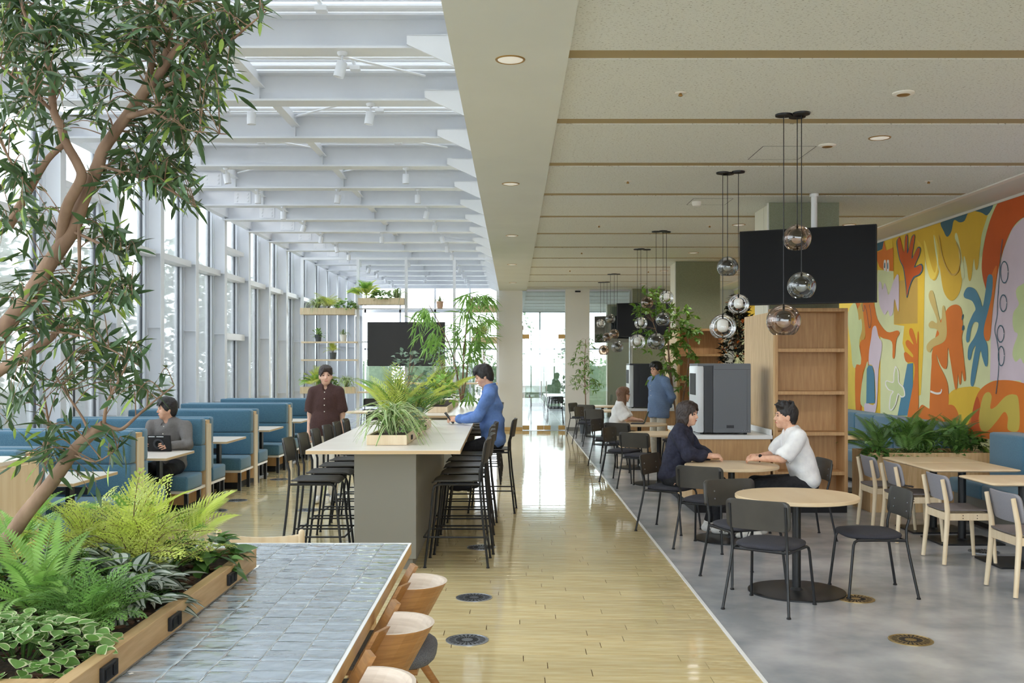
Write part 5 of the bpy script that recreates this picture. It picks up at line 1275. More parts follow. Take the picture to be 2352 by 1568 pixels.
tree('slender_tree', 'small potted bamboo-like tree in front of the far white pier', (_b.x,24.2,0.0), [[(1345,985,0),(1345,925,0),(1343,850,0),(1345,780,0)]],
     [(1345,795,22,20,12),(1335,835,28,30,18),(1358,850,28,34,18),(1342,885,34,24,18),(1370,885,18,18,8),(1320,880,14,20,6)], 24.2, LF_bamb, 7, 33, 100, 0.35, 0.2, (0.8,1.2), r0=0.018)
pt = thing('plant_pot', 'grey pot of the slender tree by the far pier', 'pot', (_b.x,24.2,0)); MB().lathe([(0,0),(0.13,0),(0.17,0.34),(0.155,0.34),(0.15,0.30),(0,0.30)], n=24).build('pot', 'pot_dark', pt, smooth=40)
pt = thing('plant_pot', 'round grey pot of the bushy ficus behind the service counter', 'pot', (2.80,17.2,0)); MB().lathe([(0,0),(0.15,0),(0.2,0.36),(0.185,0.36),(0.18,0.32),(0,0.32)], n=24).build('pot', 'pot_dark', pt, smooth=40)
bush('tall column of dark leaves in front of the mural behind the bookcase', (3.80,16.9,1.75), 1500, LF_blk*7+LF_yel, 0.28,0.28,1.15, 'dark_leaf_column', 34, 100, (-30,50), stem='bark_dark', dome=False)
fern('red and orange bromeliad leaves topping the dark leaf column', (3.84,16.8,2.75), 18, LF_red, (10,80), (0.8,1.2), 'bromeliad', 0.04, 35, 18)
pt = thing('plant_pot', 'dark tall pot under the dark leaf column', 'pot', (3.80,16.9,0)); MB().lathe([(0,0),(0.17,0),(0.2,0.6),(0.18,0.6),(0.18,0.55),(0,0.55)], n=24).build('pot', 'pot_dark', pt, smooth=40)
# ---- fern planter by the mural benches
trough('floor_planter', 'tall oak planter box between the two mural benches', 4.07,5.50,11.36,11.98,0.0,0.68,'oak_light',0.02,soil=0.93)
RZ = 0.64
for i, (x,y,n,el,lb) in enumerate(((4.25,11.6,14,(20,70),'dark fern at the left end of the floor planter by the mural'),(4.55,11.5,16,(35,80),'dark palm left of centre in the floor planter by the mural'),(4.85,11.75,16,(40,85),'dark palm in the middle of the floor planter by the mural'),(5.2,11.7,12,(35,80),'dark palm at the right end of the floor planter by the mural'))):
    fern(lb, (x,y,RZ), n+6, FR_dark, el, (1.0,1.4), 'dark_palm', 0.05, 40+i, n)
fern('striped upright dracaena at the front of the floor planter', (4.72,11.48,RZ), 22, ST_drac, (45,85), (0.7,1.0), 'dracaena', 0.04, 45, 22)
bush('broad-leaved pothos on the right of the floor planter', (5.12,11.55,RZ+0.02), 90, LF_poth, 0.24,0.18,0.30, 'pothos', 46, 70, (-20,50))
bush('small variegated creeper along the front of the floor planter', (4.6,11.44,RZ), 150, LF_var, 0.40,0.09,0.10, 'variegated_plant', 47, 40, (-30,30))
bush('dark hanging leaves at the left corner of the floor planter', (4.16,11.45,RZ), 70, LF_poth, 0.14,0.12,0.12, 'broad_leaved_plant', 48, 40, (-45,30))
bush('dark creeper at the right corner of the floor planter', (5.35,11.6,RZ+0.05), 60, LF_poth, 0.14,0.16,0.25, 'broad_leaved_plant', 49, 40, (-40,30))
# ---- white plant frame closing the glazed hall
pf = thing('shelf_rack', 'white steel shelf frame with plants dividing the glazed hall', 'shelf', (0,25.0,0))
PXs = [-5.31,-3.91,-2.70,-1.49,-0.40]
for x in PXs: MB().box(x-0.035,x+0.035,-0.035,0.035,0,ZB).build('post', 'slat_white', pf)
for z in (4.33,): MB().box(-5.31,-0.40,-0.03,0.03,z-0.03,z+0.03).build('top_rail', 'slat_white', pf)
for (x0,x1,z) in ((-5.31,-3.91,2.23),(-5.31,-3.91,1.785),(-3.91,-2.70,0.98),(-2.70,-0.40,1.2)): MB().box(x0,x1,-0.14,0.14,z-0.02,z+0.02).build('shelf_board', 'birch', pf)
for (x0,x1,z) in ((-3.91,-0.40,3.07),(-3.91,-0.40,2.24)): MB().box(x0,x1,-0.015,0.015,z-0.015,z+0.015).build('cross_bar', 'slat_white', pf)
bxs = [(-5.33,-3.97,2.92,'at upper left'),(-3.88,-2.74,3.17,'at upper middle'),(-1.10,-0.42,2.99,'at upper right'),(-1.05,-0.42,2.20,'at middle right'),(-5.33,-3.97,0.95,'at lower left')]
for i, (x0,x1,z,w) in enumerate(bxs):
    trough('shelf_planter', 'pale planter box of the white rack '+w, x0,x1,24.82,25.18,z,0.165,'birch',0.016)
    n = max(2, int((x1-x0)/0.34))
    for j in range(n):
        x = min(max(x0+(j+0.5)*(x1-x0)/n, -4.92), -0.75); kind = (i+j) % 3; zz = z+0.14
        lb = 'plant in the rack planter %s, %s from left' % (w, ORD[j])
        if kind == 0: spider('trailing spider '+lb, (x,24.95,zz), 46, 60+i*5+j, (1.1,1.5), 20)
        elif kind == 1: fern('lime fern '+lb, (x,24.95,zz), 30, FR_lime if j % 2 else FR_palm, (15,80), (1.0,1.5), 'lime_fern', 0.05, 60+i*5+j, 14)
        else: bush('leafy green '+lb, (x,24.95,zz), 160, LF_var, 0.28,0.2,0.24, 'variegated_plant', 60+i*5+j, 20, (-30,50), (1.4,2.0))
for (x,z,pm,lb,kk) in ((-4.90,2.25,'pot_dark','dark pot with trailing plant on the upper shelf of the white frame',0),(-4.27,2.25,'pot_white','white pot with fern on the upper shelf of the white frame',1),(-4.53,1.805,'pot_dark','dark pot with lime fern on the lower shelf of the white frame',2),(-1.85,3.085,'pot_terracotta','small terracotta pot on the top bar of the white frame',1),(-2.9,1.0,'pot_terracotta','terracotta pot on the shelf below the dark hall screen',0)):
    t = thing('potted_plant', lb, 'potted plant', (x,24.95,z))
    MB().lathe([(0,0),(0.07,0),(0.09,0.17),(0.08,0.17),(0.078,0.15),(0,0.15)], n=20).build('pot', pm, t, smooth=40)
    r_ = random.Random(int(abs(x)*100)); it = []
    for j in range((60,40,26)[kk]):
        d = rdir(r_, -20 if kk == 0 else 10, 80); me = (LF_var[0], ST_spid[2], FR_lime[1])[kk]
        it.append((me, orient(Vector((0,0,0.15))+Vector(d)*(0.16*r_.random() if kk == 0 else 0.02), d, Vector((0,0,1)), 0, (1.6,0.75,0.9)[kk])))
    place_leaves(t, it, 'leaf', 12)
# ---- outside greenery
LF_out = [leafmesh('outdoor_leaf', 0.22, 0.12, 'leaf_pale', 0.2, 0.2, 3, 0.7), leafmesh('outdoor_leaf', 0.18, 0.10, 'leaf_out', 0.2, 0.2, 3, 0.7)]
def cloud(name, label, cat, c, r3, n, seed, trunk=None, sc=(0.8,1.3), box=False):
    t = thing(name, label, cat, c); r_ = random.Random(seed); it = []
    for i in range(n):
        if box: p = Vector((r_.uniform(-1,1)*r3[0], r_.uniform(-1,1)*r3[1], r_.uniform(0,1)*r3[2])); f_ = r_.randrange(3); 
        else:
            v = Vector((r_.gauss(0,1),r_.gauss(0,1),r_.gauss(0,1))).normalized()*r_.uniform(0.5,1.0); p = Vector((v.x*r3[0],v.y*r3[1],v.z*r3[2]))
        it.append((LF_out[r_.randrange(2)], orient(p, rdir(r_,-40,60), Vector((r_.gauss(0,0.5),r_.gauss(0,0.5),1)), 0, r_.uniform(*sc))))
    if box: MB().box(-r3[0]*0.8,r3[0]*0.8,-r3[1],r3[1],0,r3[2]*0.9).build('core', 'leaf_pale', t)
    if trunk: MB().tube([(0,0,-c[2]),(0.05,0,-r3[2]*0.3),(0,0.05,r3[2]*0.5)], [0.09,0.07,0.03], 8).build('trunk', 'bark_dark', t, smooth=60)
    place_leaves(t, it, 'leaf', 0, 'crown'); return t
for i, y in enumerate((9.5, 15.5, 21.5, 27.5, 33.0)):
    cloud('hedge', 'clipped hedge outside the left glazing, %s from the camera' % ORD[i], 'hedge', (-9.6,y,-0.12), (0.6,2.9,1.45), 1100, 70+i, box=True)
for i, (x,y,z,rr) in enumerate(((-8.6,13.2,2.6,(0.9,0.9,1.6)),(-9.2,16.6,2.9,(1.0,1.1,1.9)),(-8.8,20.6,2.7,(1.0,1.0,1.7)),(-8.4,25.0,3.0,(1.0,1.2,1.9)),(-8.6,29.5,2.8,(1.0,1.2,1.8)),(-8.8,34.0,2.8,(1.0,1.2,1.8)),(-9.8,10.4,2.7,(0.9,0.9,1.6)))):
    cloud('garden_tree', 'pale leafy tree outside the left glazing, %s from the far end' % ORD[6-i], 'tree', (x,y,z), rr, 1150, 80+i, True, (1.0,1.5))
for i, x in enumerate((-6.5,-3.0,0.5,4.0)):
    cloud('hedge', 'tall hedge beyond the far glass facade, %s from the left' % ORD[i], 'hedge', (x,41.0,-0.12), (1.75,0.7,1.9), 900, 90+i, box=True)
for i, (x,y,z,rr) in enumerate(((0.35,39.2,2.4,(0.5,0.5,1.6)),(2.1,39.4,2.0,(0.5,0.5,1.1)),(-1.2,39.3,1.8,(0.8,0.6,1.2)))):
    cloud('garden_tree', 'light tree beyond the far facade, %s' % ('left of the glass door','right of the glass door','behind the slender ficus')[i], 'tree', (x,y,z), rr, 300, 100+i, True, (0.6,0.9))
# ---------------------------------------------------------------- people: smooth blended volumes meshed into one skin
for nm, c, c2, sc_ in (('skin',s(226,180,152),s(214,162,136),30),('skin_f',s(234,192,168),s(224,176,152),30),('lips',s(190,110,100),None,1),('hair_black',s(22,20,22),s(40,36,36),60),('hair_brown',s(96,66,48),s(128,92,66),50),('hair_dark',s(38,28,26),s(60,46,40),60),
        ('cloth_gray',s(114,110,108),s(120,116,114),60),('cloth_brown',s(72,48,46),s(78,53,50),60),('cloth_blue',s(94,126,188),s(103,134,194),40),('cloth_navy',s(34,36,54),s(46,48,68),40),('cloth_white',s(238,238,238),s(228,228,230),20),
        ('cloth_denim',s(102,124,158),s(110,132,165),60),('cloth_black',s(26,27,32),s(36,37,42),40),('cloth_sand',s(214,206,190),s(202,194,178),30),('cloth_ivory',s(236,230,218),None,1),('shoe_white',s(236,234,230),s(214,212,208),30),('shoe_dark',s(34,36,44),None,1),('eye_dark',s(24,18,16),None,1)):
    mat(nm, c, c2, scale=sc_, stretch=(3,3,0.6) if 'hair' in nm else (1,1,1), rough=0.5 if 'skin' in nm else (0.45 if 'hair' in nm else 0.9), bump=0.45 if 'cloth' in nm else (0.3 if 'hair' in nm else 0), bscale=26 if 'cloth' in nm else 120)
A3 = lambda v: np.array(v, dtype='f')
def cap(a, b, ra, rb=None, k=0.02, sub=False): return ('c', A3(a), A3(b), ra, ra if rb is None else rb, k, sub)
def ell(c, r, k=0.02, rot=None, sub=False): return ('e', A3(c), A3(r), np.eye(3, dtype='f') if rot is None else np.array(rot, dtype='f'), None, k, sub)
def sdf_mesh(name, prims, vox, mats, wob=0.0, wf=40.0, seed=0, smooth=2):
    lo = np.full(3, 1e9); hi = -lo
    def bb(p):
        if p[0] == 'c': return np.minimum(p[1]-p[3], p[2]-p[4]), np.maximum(p[1]+p[3], p[2]+p[4])
        m = p[2].max(); e = np.abs(p[3]) @ p[2]; return p[1]-np.maximum(e,0)*1.0, p[1]+e
    for p in prims:
        if p[6]: continue
        a, b = bb(p); lo = np.minimum(lo, a); hi = np.maximum(hi, b)
    lo = lo-4*vox; n = np.ceil((hi+4*vox-lo)/vox).astype(int)+1
    Fd = np.full(n, 0.5, dtype='f')
    ax = [lo[i]+vox*np.arange(n[i]) for i in range(3)]
    for p in prims:
        a, b = bb(p); pad = p[5]+3*vox
        i0 = np.maximum(0, np.floor((a-pad-lo)/vox).astype(int)); i1 = np.minimum(n, np.ceil((b+pad-lo)/vox).astype(int)+1)
        if (i1 <= i0).any(): continue
        X = ax[0][i0[0]:i1[0]].astype('f')[:,None,None]; Y = ax[1][i0[1]:i1[1]].astype('f')[None,:,None]; Z = ax[2][i0[2]:i1[2]].astype('f')[None,None,:]
        if p[0] == 'c':
            ba = p[2]-p[1]; l2 = float(ba@ba)+1e-9; dx, dy, dz = X-p[1][0], Y-p[1][1], Z-p[1][2]
            t = np.clip((dx*ba[0]+dy*ba[1]+dz*ba[2])/l2, 0, 1)
            d = np.sqrt((dx-t*ba[0])**2+(dy-t*ba[1])**2+(dz-t*ba[2])**2)-(p[3]+(p[4]-p[3])*t)
        else:
            dx, dy, dz = X-p[1][0], Y-p[1][1], Z-p[1][2]; Rm = p[3]
            q_ = [dx*Rm[0,i]+dy*Rm[1,i]+dz*Rm[2,i] for i in range(3)]
            k0 = np.sqrt(sum((q_[i]/p[2][i])**2 for i in range(3))); k1 = np.sqrt(sum((q_[i]/p[2][i]**2)**2 for i in range(3)))+1e-6
            d = k0*(k0-1)/k1
        w = Fd[i0[0]:i1[0],i0[1]:i1[1],i0[2]:i1[2]]; k = p[5]
        if p[6]:
            h = np.clip(0.5-0.5*(w+d)/k, 0, 1); w[...] = w*(1-h)+(-d)*h+k*h*(1-h)
        else:
            h = np.clip(0.5+0.5*(w-d)/k, 0, 1); w[...] = w*(1-h)+d*h-k*h*(1-h)
    ins = Fd < 0
    c = [ins[i:n[0]-1+i, j:n[1]-1+j, l:n[2]-1+l] for i in (0,1) for j in (0,1) for l in (0,1)]
    sm = sum(x.astype('i1') for x in c); cell = (sm > 0) & (sm < 8)
    idx = np.argwhere(cell); vid = -np.ones(cell.shape, dtype='i4'); vid[cell] = np.arange(len(idx))
    acc = np.zeros((len(idx),3)); cnt = np.zeros(len(idx))
    cor = [(i,j,l) for i in (0,1) for j in (0,1) for l in (0,1)]
    val = {o: Fd[idx[:,0]+o[0], idx[:,1]+o[1], idx[:,2]+o[2]] for o in cor}
    for o in cor:
        for a in range(3):
            if o[a]: continue
            o2 = list(o); o2[a] = 1; o2 = tuple(o2); v0, v1 = val[o], val[o2]; m = (v0 < 0) != (v1 < 0)
            t = np.where(m, v0/(v0-v1+1e-12), 0); pt = np.tile(np.array(o, float), (len(idx),1)); pt[:,a] += t
            acc += pt*m[:,None]; cnt += m
    V = lo+vox*(idx+acc/cnt[:,None])
    faces = []
    for a in range(3):
        b, cc = (a+1)%3, (a+2)%3
        s0 = [slice(None)]*3; s1 = [slice(None)]*3; s0[a] = slice(0,-1); s1[a] = slice(1,None)
        e0, e1 = ins[tuple(s0)], ins[tuple(s1)]; ed = np.argwhere(e0 != e1)
        ok = (ed[:,b] > 0) & (ed[:,cc] > 0) & (ed[:,b] < n[b]-1) & (ed[:,cc] < n[cc]-1); ed = ed[ok]
        def g_(db, dc):
            q_ = ed.copy(); q_[:,b] += db; q_[:,cc] += dc; return vid[q_[:,0],q_[:,1],q_[:,2]]
        quad = np.stack([g_(-1,-1), g_(0,-1), g_(0,0), g_(-1,0)], 1)
        fl = e0[ed[:,0],ed[:,1],ed[:,2]]; quad[~fl] = quad[~fl][:,::-1]; faces.append(quad)
    Q = np.concatenate(faces); Q = Q[(Q >= 0).all(1)]
    for it in range(smooth):                         # Laplacian relaxation
        S = np.zeros_like(V); C_ = np.zeros(len(V))
        for i in range(4):
            np.add.at(S, Q[:,i], V[Q[:,(i+1)%4]]); np.add.at(C_, Q[:,i], 1); np.add.at(S, Q[:,(i+1)%4], V[Q[:,i]]); np.add.at(C_, Q[:,(i+1)%4], 1)
        V = V*0.5+0.5*S/np.maximum(C_,1)[:,None]
    if wob:
        r_ = np.random.RandomState(seed); N = np.zeros_like(V)
        fn = np.cross(V[Q[:,2]]-V[Q[:,0]], V[Q[:,3]]-V[Q[:,1]])
        for i in range(4): np.add.at(N, Q[:,i], fn)
        N /= np.linalg.norm(N, axis=1)[:,None]+1e-9; w = np.zeros(len(V))
        for i in range(7):
            dv = r_.normal(size=3); dv /= np.linalg.norm(dv); ph = r_.rand()*6.28; f = wf*(0.5+r_.rand()*1.2)
            w += np.sin(V@dv*f+ph+1.5*np.sin(V@np.roll(dv,1)*f*0.5))
        V = V+N*(wob*w/4)[:,None]
    me = bpy.data.meshes.new(name); me.from_pydata(V.tolist(), [], Q.tolist()); me.materials.append(M[mats]); me.shade_smooth(); me.update()
    return me
def hand(pr, wrist, fwd, up, side, curl=35, spread=4, thumb=35, sc=1.0):
    f = Vector(fwd).normalized(); u = Vector(up); u = (u-f*u.dot(f)).normalized(); x = f.cross(u)*side   # x: thumb side
    W_ = Vector(wrist); T = lambda a,b,c: W_+(x*a+f*b+u*c)*sc
    pr.append(cap(T(0,0,0), T(0.004,0.045,0.0), 0.024*sc, 0.026*sc, 0.015)); 
    pr.append(cap(T(0.022,0.03,0), T(0.026,0.082,0), 0.013*sc, 0.012*sc, 0.012)); pr.append(cap(T(-0.020,0.03,0), T(-0.026,0.076,0), 0.013*sc, 0.011*sc, 0.012)); pr.append(cap(T(0,0.03,0), T(0,0.085,0), 0.014*sc, 0.012*sc, 0.012))
    for i, (xx, L) in enumerate(((0.030,0.068),(0.0105,0.076),(-0.0095,0.070),(-0.029,0.055))):
        p = T(xx,0.082 if i < 3 else 0.076,0.002); a = R(spread*(1.5-i)); cu = 0; r0 = 0.0088*sc-0.0006*i*sc
        for j, fr_ in enumerate((0.45,0.32,0.23)):
            cu += R(curl*(0.7,1.0,0.8)[j]); d = f*math.cos(cu)+x*math.sin(a)*math.cos(cu)-u*math.sin(cu); p2 = p+d*L*fr_*sc
            pr.append(cap(p, p2, r0*(1-0.08*j), r0*(0.92-0.08*j), 0.004)); p = p2
    p = T(0.026,0.022,-0.004); d = f*math.cos(R(thumb))+x*math.sin(R(thumb))-u*0.25; p2 = p+d*0.042*sc; pr.append(cap(p, p2, 0.0125*sc, 0.0105*sc, 0.008))
    d2 = f*0.95+x*0.15-u*0.3; p3 = p2+d2.normalized()*0.032*sc; pr.append(cap(p2, p3, 0.0100*sc, 0.0085*sc, 0.004))
def person(label, loc, rotz, J, top, pants, shoes, skin='skin', hair='hair_black', style='short', sleeve='long', vox=0.006, cvox=0.010, fem=False, glasses=False, loose=1.0, buttons=0, seed=0, hemz=0.0, collar=True, hands=True, curl=40):
    V_ = lambda k: Vector(J[k])
    pel, neck, hd = V_('pelvis'), V_('neck'), V_('head')
    hm = Matrix.Translation(hd) @ Matrix.Rotation(R(J.get('yaw',0)), 4, 'Z') @ Matrix.Rotation(R(J.get('pitch',0)), 4, 'X') @ Matrix.Rotation(R(J.get('roll',0)), 4, 'Y') @ Matrix.Scale(0.97 if fem else 1.0, 4)
    hr = np.array(hm.to_3x3())
    HP = lambda *p: tuple(hm @ Vector(p))
    HE = lambda c, r, k=0.02, sub=False: ell(HP(*c), r, k, hr/np.linalg.norm(hr[:,0]), sub)
    sp = (neck-pel); spn = sp.normalized(); sw = 0.165 if fem else 0.185
    xr = Vector((1,0,0)); yf = spn.cross(xr)*-1; yf = Vector((0,spn.z,-spn.y)).normalized()
    srot = np.array(Matrix((xr, yf, spn)).transposed())
    B = []
    # head
    B += [HE((0,-0.012,0.032),(0.076,0.094,0.092),0.02), HE((0,0.020,-0.028),(0.060,0.070,0.082),0.03), HE((0,0.056,-0.086),(0.030 if not fem else 0.025,0.028,0.024),0.03),
          cap(HP(-0.03,0.080,0.028), HP(0.03,0.080,0.028), 0.010, 0.010, 0.02), cap(HP(0,0.088,0.012), HP(0,0.106,-0.026), 0.007, 0.0115, 0.012), cap(HP(-0.010,0.096,-0.030), HP(0.010,0.096,-0.030), 0.0075, 0.0075, 0.008)]
    for sd in (-1,1):
        B += [HE((sd*0.036,0.058,-0.030),(0.024,0.024,0.030),0.02), HE((sd*0.077,-0.004,-0.012),(0.010,0.020,0.032),0.008), HE((sd*0.031,0.098,0.008),(0.016,0.013,0.009),0.010,True)]
    B += [cap(HP(-0.016,0.088,-0.060), HP(0.016,0.088,-0.060), 0.0075, 0.0075, 0.008)]
    B += [cap(HP(0,-0.022,-0.055), neck, 0.050 if not fem else 0.043, 0.056 if not fem else 0.048, 0.03)]
    # trunk, arms, legs (under the clothes)
    B += [cap(neck, neck.lerp(pel,0.3), 0.045, 0.08, 0.04), cap(neck.lerp(pel,0.3), pel, 0.085, 0.10, 0.05)]
    S = {}
    for sd, n_ in ((-1,'l'),(1,'r')):
        sh_, el_, wr = V_('sh_'+n_), V_('el_'+n_), V_('wr_'+n_)
        B += [cap(neck+Vector((0,0,-0.05)), sh_, 0.04, 0.044, 0.04), cap(sh_, el_, 0.046, 0.038, 0.03), cap(el_, wr, 0.039 if not fem else 0.034, 0.026, 0.02)]
        if hands: hand(B, wr, V_('hd_'+n_), V_('hu_'+n_), -1 if n_ == 'r' else 1, J.get('curl_'+n_, curl), sc=0.94 if fem else 1.0)
        hp, kn, an = V_('hip_'+n_), V_('kn_'+n_), V_('an_'+n_)
        B += [cap(pel, hp, 0.10, 0.085, 0.05), cap(hp, kn, 0.075, 0.052, 0.03), cap(kn, an, 0.050, 0.036, 0.03)]
    body = obj('person', sdf_mesh('person', B, vox, skin), None, loc, (0,0,rotz)); tag(body, label, 'person')
    # shirt
    T_ = []; g = 0.022*loose
    ch = pel.lerp(neck,0.68); wa = pel.lerp(neck,0.32)
    T_ += [ell(ch, (sw*0.92+g*0.4, 0.112+g*0.5, 0.19), 0.06, srot), ell(wa, (sw*0.86+g*0.7, 0.105+g, 0.19), 0.06, srot), ell(pel+spn*0.01, (sw*0.95+g*0.5, 0.118+g*0.8, 0.15+hemz), 0.06, srot)]
    T_ += [ell(neck+Vector((0,-0.004,-0.012)), (0.098,0.078,0.052), 0.04, srot)]
    if hemz >= 0.08:
        for sd in (-1,1): T_.append(cap(pel+Vector((sd*0.06,0,0.08)), pel+Vector((sd*0.075,0,-hemz+0.02)), 0.13, 0.135, 0.05))
    for n_ in 'lr':
        sh_, el_, wr = V_('sh_'+n_), V_('el_'+n_), V_('wr_'+n_)
        T_ += [cap(neck+Vector((0,-0.01,-0.015)), sh_, 0.060, 0.058+g*0.2, 0.05)]
        if sleeve == 'long': T_ += [cap(sh_, el_, 0.060+g*0.3, 0.052+g*0.3, 0.03), cap(el_, el_.lerp(wr,0.93), 0.052+g*0.3, 0.037+g*0.15, 0.02), cap(el_.lerp(wr,0.88), el_.lerp(wr,0.95), 0.038+g*0.2, 0.039+g*0.2, 0.01)]
        elif sleeve == 'three': T_ += [cap(sh_, el_, 0.062+g*0.3, 0.058+g*0.4, 0.03), cap(el_, el_.lerp(wr,0.55), 0.056+g*0.4, 0.050+g*0.5, 0.02)]
        else: T_ += [cap(sh_, sh_.lerp(el_,0.82), 0.064+g*0.3, 0.068+g*0.8, 0.03)]
    T_ += [cap(neck+Vector((0,0.03,0.03)), neck+Vector((0,0.095,-0.035)), 0.030, 0.018 if collar else 0.026, 0.010, True), cap(neck+Vector((0,0,0.05)), HP(0,-0.02,-0.06), 0.050, 0.058, 0.008, True)]
    if hemz >= 0.08: T_.append(ell(pel+Vector((0,0,-hemz-0.36)), (0.6,0.6,0.34), 0.008, None, True))
    if sleeve == 'short':
        for n_ in 'lr':
            sh_, el_ = V_('sh_'+n_), V_('el_'+n_); T_.append(cap(sh_.lerp(el_,0.90), sh_.lerp(el_,1.25), 0.070, 0.075, 0.006, True))
    sh = obj('shirt', sdf_mesh('shirt', T_, cvox, top, 0.0085*loose, 30, seed), body)
    if collar:
        C_ = []
        for i in range(9):
            a = R(-128+256*i/8-90); b_ = R(-128+256*(i+1)/8-90)
            if i == 8: break
            f_ = lambda t: neck+Vector((0.064*math.cos(t), 0.060*math.sin(t)-0.002, 0.034+0.012*-math.sin(t)))
            C_.append(cap(f_(a), f_(b_), 0.015, 0.015, 0.008))
        for sd in (-1,1):
            C_.append(cap(neck+Vector((sd*0.040,0.046,0.004)), neck+Vector((sd*0.052,0.085,-0.050)), 0.012, 0.007, 0.01))
        obj('collar', sdf_mesh('collar', C_, 0.006, top), sh)
    if buttons:
        for i in range(buttons):
            p = neck.lerp(pel, 0.12+0.16*i)+Vector((0,0.132+0.012*math.sin(i)+ (0.02 if 0 < i < 4 else 0),0)); MB().ball(p, (0.007,0.004,0.007), 8).build('button', 'cloth_ivory', sh, smooth=180)
    # trousers
    L_ = [ell(pel+Vector((0,0,-0.01)), (0.150,0.115,0.12), 0.05)]
    for n_ in 'lr':
        hp, kn, an = V_('hip_'+n_), V_('kn_'+n_), V_('an_'+n_); w_ = J.get('leg',1.0)
        L_ += [cap(pel, hp, 0.10, 0.088, 0.05), cap(hp, kn, 0.088*w_, 0.070*w_, 0.03), cap(kn, kn.lerp(an,0.93), 0.068*w_, 0.054*w_, 0.02)]
    obj('trousers', sdf_mesh('trousers', L_, cvox, pants, 0.004, 40, seed+5), body)
    for n_ in 'lr':
        an = V_('an_'+n_); ft = Vector(J.get('ft_'+n_, (0,1,0))).normalized(); q_ = an+Vector((0,0,-0.055))
        S_ = [cap(an, q_+Vector((0,0,0.01)), 0.042, 0.038, 0.02), cap(q_-ft*0.035, q_+ft*0.10, 0.034, 0.036, 0.03), cap(q_+ft*0.08+Vector((0,0,-0.006)), q_+ft*0.165+Vector((0,0,-0.010)), 0.036, 0.026, 0.02)]
        so = obj('shoe', sdf_mesh('shoe', S_, 0.008, shoes), body)
        SL = [cap(q_-ft*0.045+Vector((0,0,-0.024)), q_+ft*0.165+Vector((0,0,-0.024)), 0.014, 0.014, 0.01), cap(q_+Vector((0,0,-0.024)), q_+ft*0.14+Vector((0,0,-0.024)), 0.032, 0.034, 0.02)]
        if shoes == 'shoe_white':
            for j in range(3):
                for sd in (-1,1):
                    xs = ft.cross(Vector((0,0,1)))*sd; a = q_+ft*(0.03+0.026*j)+xs*0.037+Vector((0,0,-0.012)); b_ = q_+ft*(0.012+0.026*j)+xs*0.031+Vector((0,0,0.028)); MB().tube([a,b_], 0.0055, 6).build('stripe', 'shoe_dark', so, smooth=60)
    # hair
    Hh = [HE((0,-0.020,0.044),(0.086,0.104,0.096),0.03)]
    sub = [HE((0,0.120,-0.045),(0.078,0.085,0.10),0.02,True)]
    if style == 'short':
        Hh += [HE((0,-0.055,-0.02),(0.076,0.058,0.075),0.03), HE((0,0.03,0.10),(0.07,0.065,0.045),0.03)]
        for sd in (-1,1): Hh.append(HE((sd*0.072,0.012,0.02),(0.018,0.038,0.045),0.02))
        fr = [cap(HP(-0.055,0.070,0.085), HP(-0.048,0.096,0.045), 0.018,0.010,0.015), cap(HP(-0.02,0.080,0.095), HP(-0.012,0.103,0.050), 0.02,0.010,0.015), cap(HP(0.02,0.080,0.095), HP(0.030,0.100,0.052), 0.02,0.010,0.015), cap(HP(0.055,0.068,0.085), HP(0.058,0.085,0.048), 0.018,0.009,0.015)]
    elif style == 'spiky':
        Hh += [HE((0,-0.06,-0.02),(0.072,0.05,0.07),0.03), HE((0,0.03,0.11),(0.066,0.07,0.045),0.03)]
        fr = [cap(HP(x,0.05,0.10), HP(x*1.2,0.095,0.115), 0.022,0.007,0.012) for x in (-0.045,-0.015,0.015,0.045)]+[cap(HP(x,y,0.12), HP(x*1.3,y*1.2+0.01,0.158), 0.022,0.006,0.012) for x in (-0.05,-0.02,0.015,0.05) for y in (-0.05,0.0,0.04)]
    else:
        ln = {'bob':-0.06,'long':-0.12,'tied':-0.03}[style]
        Hh += [HE((0,-0.062,(ln-0.02)*0.6),(0.078 if style != 'tied' else 0.068,0.052,0.085-ln*0.35),0.03), HE((0,0.02,0.09),(0.074,0.072,0.05),0.03)]
        if style != 'tied':
            for sd in (-1,1): Hh.append(HE((sd*0.071,-0.008,ln*0.75+0.01),(0.024,0.046,0.075-ln*0.35),0.025))
        else: Hh += [HE((0.02,-0.10,-0.06),(0.035,0.035,0.05),0.02)]
        fr = [cap(HP(-0.050,0.066,0.088), HP(-0.066,0.080,0.015), 0.018,0.009,0.015), cap(HP(0.010,0.078,0.098), HP(0.050,0.094,0.045), 0.02,0.010,0.015), cap(HP(0.050,0.066,0.088), HP(0.068,0.075,0.000), 0.018,0.009,0.015), cap(HP(-0.01,0.082,0.096), HP(-0.045,0.094,0.050), 0.02,0.009,0.015)]
    obj('hair', sdf_mesh('hair', Hh+sub+fr, 0.006, hair, 0.0028, 170, seed+9, 1), body)
    # face details
    hq = hm.to_quaternion()
    for sd in (-1,1):
        MB().ball((0,0,0), (0.0125,0.0045,0.0052), 10).build('eye', 'eye_dark', body, smooth=180, loc=HP(sd*0.031,0.0855,0.008), rot=hq.to_euler())
        MB().tube([HP(sd*0.016,0.0935,0.027),HP(sd*0.032,0.0935,0.031),HP(sd*0.048,0.083,0.027)], [0.003,0.0036,0.002], 6).build('eyebrow', hair, body, smooth=60)
    MB().tube([HP(-0.023,0.0905,-0.060),HP(-0.008,0.0965,-0.0585),HP(0.008,0.0965,-0.0585),HP(0.023,0.0905,-0.060)], [0.002,0.0048,0.0048,0.002], 8).build('lips', 'lips', body, smooth=60)
